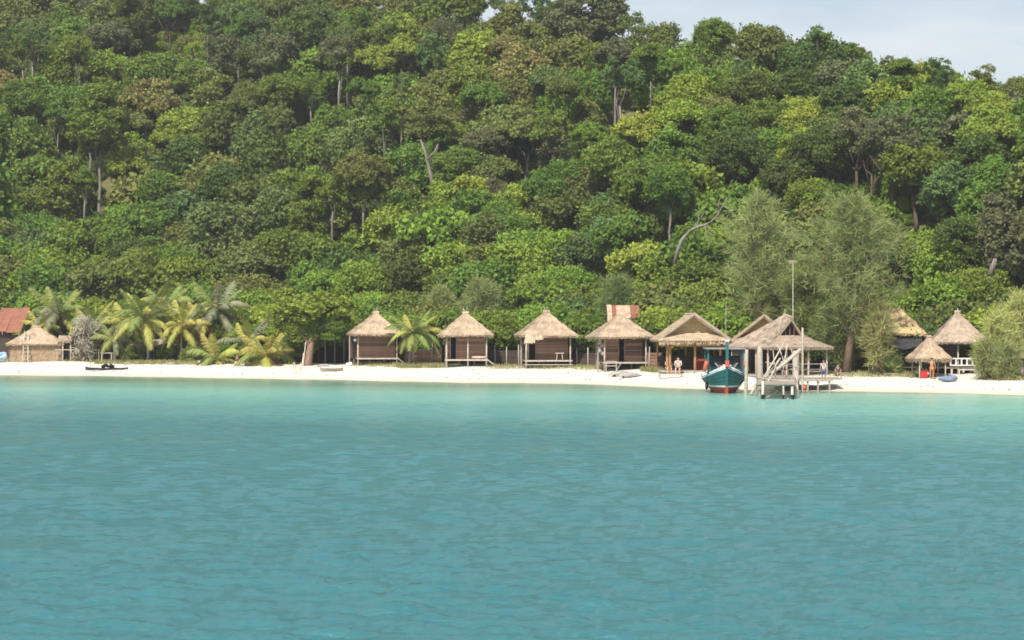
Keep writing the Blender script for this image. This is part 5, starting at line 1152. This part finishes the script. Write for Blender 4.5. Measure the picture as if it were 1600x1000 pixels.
def lounge_boat(px, s, label, k):
    x, Y, z = spot(px, s); t = thing('beached_kayak', label, 'kayak', (x, Y, z), .15 * k); mb = MB(); V = []
    prof = [(-1.0, .06, .1), (-.6, .3, .34), (0, .36, .40), (.6, .28, .30), (1.0, .05, .14)]
    for a, w, h_ in prof: V += [(a, -w, .03), (a, w, .03), (a, w * .7, h_ * .7), (a, 0, h_), (a, -w * .7, h_ * .7)]
    mb.add(V, [(i * 5 + q, i * 5 + (q + 1) % 5, (i + 1) * 5 + (q + 1) % 5, (i + 1) * 5 + q) for i in range(4) for q in range(5)] + [(4, 3, 2, 1, 0), (20, 21, 22, 23, 24)]); part('hull', mb, mat('grey_hull', (.40, .37, .34), (.25, .23, .21), scale=2) if k == 1 else bpy.data.materials['grey_hull'], t, smooth=True)
    part('paddle', MB().beam((-.3, -.1, .42), (.1, .1, 1.0 if k == 1 else .55), .04), M_wood_pale, t)
    part('cradle', MB().box((-.5, 0, .04), (.1, .8, .1)).box((.5, 0, .04), (.1, .8, .1)), M_dark, t)
lounge_boat(969, 6.5, 'grey upturned kayak with an upright paddle, in front of the fourth hut', 1); lounge_boat(984, 5.6, 'second grey upturned kayak, nearer the water before the fourth hut', -1)
x, Y, z = spot(1481, 6.5); t = thing('beach_umbrella', 'folded blue beach umbrella lying on the sand by the kiosk', 'umbrella', (x, Y, z), .1)
part('canopy', MB().ball((0, 0, .22), (.75, .3, .2), 9).ball((.35, -.1, .35), (.3, .2, .15), 8), mat('blue_cloth', (.10, .16, .30), (.28, .32, .40), scale=2), t, smooth=True); part('pole', MB().beam((-.9, 0, .1), (1.1, 0, .3), .04), M_wood_pale, t)
for i, (px, s_, h_, ln, lab) in enumerate([(458, 3.8, 1.0, .05, 'thin grey stake, leftmost of the stakes below the leaning trunk'), (463, 4.2, .8, -.05, 'short grey stake between two others below the leaning trunk'), (468, 3.6, .95, .12, 'slanting pale stake nearest the leaning trunk'), (470, 7, 1.5, .25, 'tall leaning pale post at the foot of the brown trunk')]):
    x, Y, z = spot(px, s_); single('stake', MB().beam((0, 0, -.3), (ln, 0, h_), .08), M_wood_pale, lab, 'stake', (x, Y, z))
r_ = random.Random(31)
lb = ['pale driftwood log below the short whitish-trunk palm', 'driftwood log under the yellow drooping palm', 'driftwood stick beside the small yellowish palm', 'dark driftwood log left of the young palm base', 'driftwood branch beside the leaning brown trunk', 'driftwood log before the big casuarina', 'driftwood stick under the dark awning', 'driftwood branch right of the railed hut steps']
for (px, lab) in zip((200, 268, 322, 392, 505, 1322, 1392, 1560), lb):
    x, Y, z = spot(px, 10.6 + r_.uniform(-.3, .6)); L_ = r_.uniform(.7, 1.5); single('driftwood', MB().tube([(-L_ / 2, 0, .08), (0, .1, .14), (L_ / 2, -.05, .07)], [.09, .08, .04], 6), M_wood_grey, lab, 'driftwood', (x, Y, z - .02), r_.uniform(-.4, .4), smooth=True)
for (px, s_, c_, lab) in ((314, 11.3, M_white, 'white plastic sack lying on the sand by the small palm'), (371, 11.4, M_wood_pale, 'pale sack left of the young yellow palm'), (545, 11.0, M_white, 'white bag at the foot of the dark open shed')):
    x, Y, z = spot(px, s_); single('sack', MB().ball((0, 0, .16), (.3, .2, .2), 8).ball((.18, 0, .26), (.14, .12, .16), 7), c_, lab, 'sack', (x, Y, z), smooth=True)

# grass along the top of the beach
def blades(name, zones, label, mt_, n, hgt=.28):
    r = np.random.default_rng(5); V = []
    for k in range(n):
        z_ = zones[r.integers(len(zones))]; px = r.uniform(z_[0], z_[1]); s_ = r.uniform(z_[2], z_[3]); Y = 190.0
        x, Y, z = None, None, None
        Yg = np.interp(px, [p for p, _ in _SH], _shY) + s_; x = px2x(px, Yg); Yg = float(shoreY(x)) + s_; z = gz(x, Yg)
        a = r.uniform(0, 6.28); w = .03; d = np.array([math.cos(a), math.sin(a), 0]) * w; l_ = np.array([r.normal() * .12, r.normal() * .12, hgt * r.uniform(.4, 1.2)]); p = np.array([x, Yg, z - .03]); V.append([p - d, p + d, p + l_ + d * .3, p + l_ - d * .3])
    o = part(name, quads_mesh(name, np.array(V, np.float32), mt_), None, None); o['kind'] = 'stuff'; o['label'] = label
G_ol = mat('dry_grass', (.33, .29, .13), (.20, .22, .08), scale=.8, island=.3); 
blades('beach_grass', [(145, 320, 10.6, 16), (145, 320, 11, 13), (320, 460, 12, 18), (540, 700, 11.5, 17), (620, 700, 11, 14), (760, 950, 11, 16), (1000, 1040, 11, 15), (1290, 1440, 9.5, 15), (1530, 1610, 9, 14), (0, 150, 13, 18)], 'olive dry grass along the top of the beach', G_ol, 16000)

# dry leaves, seaweed and chips strewn over the sand
r = np.random.default_rng(9); V = []
for k in range(420):
    px = r.uniform(-20, 1620); q = r.random(); s_ = r.normal(2.6, .35) if q < .45 else r.uniform(.6, 12) if q < .7 else r.normal(10.5, 1.2)
    Yg = np.interp(px, [p for p, _ in _SH], _shY) + s_; x = px2x(px, Yg) + r.normal() * .3; Yg = float(shoreY(x)) + max(s_, .5); z = gz(x, Yg) + .03
    a = r.uniform(0, 6.28); l_ = r.uniform(.04, .12); w_ = r.uniform(.015, .04); d = np.array([math.cos(a), math.sin(a), 0]); e = np.array([-d[1], d[0], 0]); p = np.array([x, Yg, z]); h_ = np.array([0, 0, r.uniform(.01, .06)])
    V.append([p - d * l_ - e * w_, p + d * l_ - e * w_, p + d * l_ + e * w_ + h_, p - d * l_ + e * w_ + h_])
o = part('beach_litter', quads_mesh('beach_litter', np.array(V, np.float32), mat('dry_litter', (.22, .17, .11), (.14, .11, .07), scale=1, island=.4)), None, None); o['kind'] = 'stuff'; o['label'] = 'dry leaves and seaweed strewn on the sand'

# ------------------------------------------------------------------ people
M_skin = mat('skin', (.42, .24, .15), (.36, .20, .12), rough=.6); M_skin2 = mat('skin_light', (.62, .40, .30), (.55, .34, .25), rough=.6); M_hair = mat('hair', (.02, .015, .012))
def skin_mesh(nm, J, E, parent, mt_, root=None):
    keys = list(J); me = bpy.data.meshes.new(nm); me.from_pydata([J[k][0] for k in keys], [(keys.index(a), keys.index(b)) for a, b in E], []); me.materials.append(mt_)
    o = bpy.data.objects.new(nm, me); link(o, parent); sm = o.modifiers.new('skin', 'SKIN'); sm.use_smooth_shade = True
    lay = me.skin_vertices[0].data if len(me.skin_vertices) else None
    if lay is None:
        me.attributes  # layer is made with the modifier in 4.x only after an update
    for i, k in enumerate(keys):
        if lay is not None:
            lay[i].radius = (J[k][1], J[k][1] * (.8 if k in ('chest', 'belly', 'pelvis') else 1)); lay[i].use_root = (k == (root or keys[0]))
    sb = o.modifiers.new('sub', 'SUBSURF'); sb.levels = 1; sb.render_levels = 1
    return o
def person(label, loc, rotz, h, pose, skin, shirt=None, shorts=None, group=None):
    t = thing('person', label, 'person', loc, rotz, group); k = h / 1.7
    sit = pose == 'sit'; pz = .42 if sit else .93; J = {}
    def j(n, x, y, z, r): J[n] = ((x * k, y * k, z * k), r * k)
    lean = -.12 if sit else 0
    j('pelvis', 0, 0, pz, .15); j('belly', 0, lean * .3, pz + .2, .13); j('chest', 0, lean * .7, pz + .42, .155); j('neck', 0, lean, pz + .58, .055); j('head', 0, lean * 1.2 - .02, pz + .70, .095); j('crown', 0, lean * 1.2 - .01, pz + .80, .075)
    E = [('pelvis', 'belly'), ('belly', 'chest'), ('chest', 'neck'), ('neck', 'head'), ('head', 'crown')]
    for sg, n in ((-1, 'l'), (1, 'r')):
        up = (pose == 'stand_reach' and sg > 0)
        j(n + 'sh', sg * .19, lean * .8, pz + .50, .06)
        if sit: el, wr = (sg * .27, -.18, pz + .26), (sg * .16, -.38, pz + .14)
        elif up: el, wr = (sg * .34, -.2, pz + .42), (sg * .3, -.42, pz + .52)
        else: el, wr = (sg * .27, .02, pz + .22), (sg * .28, -.06, pz - .02)
        j(n + 'el', *el, .045); j(n + 'wr', *wr, .032); d = Vector(wr) - Vector(el); d.normalize(); q = Vector(wr) + d * .07; j(n + 'pa', *q, .032)
        E += [('chest', n + 'sh'), (n + 'sh', n + 'el'), (n + 'el', n + 'wr'), (n + 'wr', n + 'pa')]
        sd = d.cross(Vector((0, 0, 1))) if abs(d.z) < .9 else Vector((0, 1, 0)); sd.normalize()
        for f_, (o_, ln) in enumerate(((-.03, .06), (-.01, .075), (.01, .07), (.03, .055))): e = q + sd * o_ * 1.2 + d * ln; j(n + 'f%d' % f_, *e, .009); E.append((n + 'pa', n + 'f%d' % f_))
        e = q + sd * -.055 + d * .01; j(n + 'th', *e, .011); E.append((n + 'pa', n + 'th'))
        j(n + 'hip', sg * .1, 0, pz - .06, .10)
        if sit: kn, an = (sg * .15, -.42, pz + .02), (sg * .14, -.46, .07)
        else: kn, an = (sg * .12, -.03, .48), (sg * .12, .02, .07)
        j(n + 'kn', *kn, .065); j(n + 'an', *an, .042); j(n + 'to', an[0], an[1] - .15, .03, .035); E += [('pelvis', n + 'hip'), (n + 'hip', n + 'kn'), (n + 'kn', n + 'an'), (n + 'an', n + 'to')]
    skin_mesh('body', J, E, t, skin)
    hp = J['crown'][0]; part('hair', MB().ball((hp[0], hp[1] + .02 * k, hp[2] - .01 * k), (.098 * k, .105 * k, .085 * k), 9), M_hair, t, smooth=True)
    fy = J['head'][0]; mb = MB(); mb.ball((0, fy[1] - .095 * k, fy[2] - .01 * k), (.015 * k, .02 * k, .022 * k), 6)
    for sg in (-1, 1): mb.ball((sg * .095 * k, fy[1] + .0, fy[2]), (.015 * k, .025 * k, .03 * k), 6)
    part('face', mb, skin, t, smooth=True); part('eyes', MB().ball((-.033 * k, fy[1] - .085 * k, fy[2] + .015 * k), .012 * k, 6).ball((.033 * k, fy[1] - .085 * k, fy[2] + .015 * k), .012 * k, 6), M_hair, t)
    if shirt:
        K = {n: (J[n][0], J[n][1] + .018 * k) for n in ('belly', 'chest', 'pelvis')}
        for n in 'lr':
            K[n + 'sh'] = (J[n + 'sh'][0], .078 * k); K[n + 'sl'] = (tuple(Vector(J[n + 'sh'][0]).lerp(Vector(J[n + 'el'][0]), .6)), .062 * k)
        skin_mesh('shirt', K, [('pelvis', 'belly'), ('belly', 'chest')] + [('chest', n + 'sh') for n in 'lr'] + [(n + 'sh', n + 'sl') for n in 'lr'], t, shirt, 'chest')
    if shorts:
        K = {'pelvis': (J['pelvis'][0], .175 * k)}
        for n in 'lr': K[n + 'hip'] = (J[n + 'hip'][0], .125 * k); K[n + 'mid'] = (tuple(Vector(J[n + 'hip'][0]).lerp(Vector(J[n + 'kn'][0]), .8)), .10 * k)
        skin_mesh('shorts', K, [('pelvis', n + 'hip') for n in 'lr'] + [(n + 'hip', n + 'mid') for n in 'lr'], t, shorts)
    return t
def cl(n, c): return mat(n, c, rough=.85)
def pat(px, s): x, Y, z = spot(px, s); return (x, Y, z)
person('bare-chested person seated at the left front of the straw pavilion', pat(1044, 10.6), .2, 1.7, 'sit', M_skin2, None, cl('shorts_tan', (.5, .42, .36)))
person('seated person in a white shirt and dark shorts before the straw pavilion', pat(1060, 10.4), -.2, 1.75, 'sit', M_skin2, cl('shirt_white', (.75, .66, .64)), cl('shorts_dark', (.03, .03, .04)))
person('bare-backed person standing under the small kiosk', pat(1456, 8.6), 2.9, 1.45, 'stand_reach', mat('skin_orange', (.46, .25, .14), (.38, .2, .11), rough=.6), None, cl('shorts_orange', (.55, .25, .10)))
gpm = gp.matrix_basis
person('person in a white shirt and dark trousers standing on the jetty end', (px2x(1224, 164), 164, .97), .1, 1.25, 'stand', M_skin, cl('shirt_white2', (.72, .74, .78)), cl('trousers_dark', (.04, .045, .06)))
person('person in a yellow shirt under the grey pavilion', tuple(gpm @ Vector((1.6, 1.6, .12))), .2, 1.5, 'stand', M_skin, cl('shirt_yellow', (.75, .50, .06)), cl('trousers_black', (.03, .03, .03)))
person('person in white and blue at the right edge of the grey pavilion', (px2x(1287, 167), 167, gz(px2x(1287, 167), 167)), -.4, 1.55, 'stand_reach', M_skin, cl('shirt_paleblue', (.55, .62, .72)), cl('shorts_blue', (.08, .12, .25)))
person('person in a dark blue shirt right of the grey pavilion', (px2x(1308, 169), 169, gz(px2x(1308, 169), 169)), .3, 1.5, 'sit', M_skin, cl('shirt_navy', (.04, .07, .14)), cl('shorts_grey', (.15, .15, .16)))
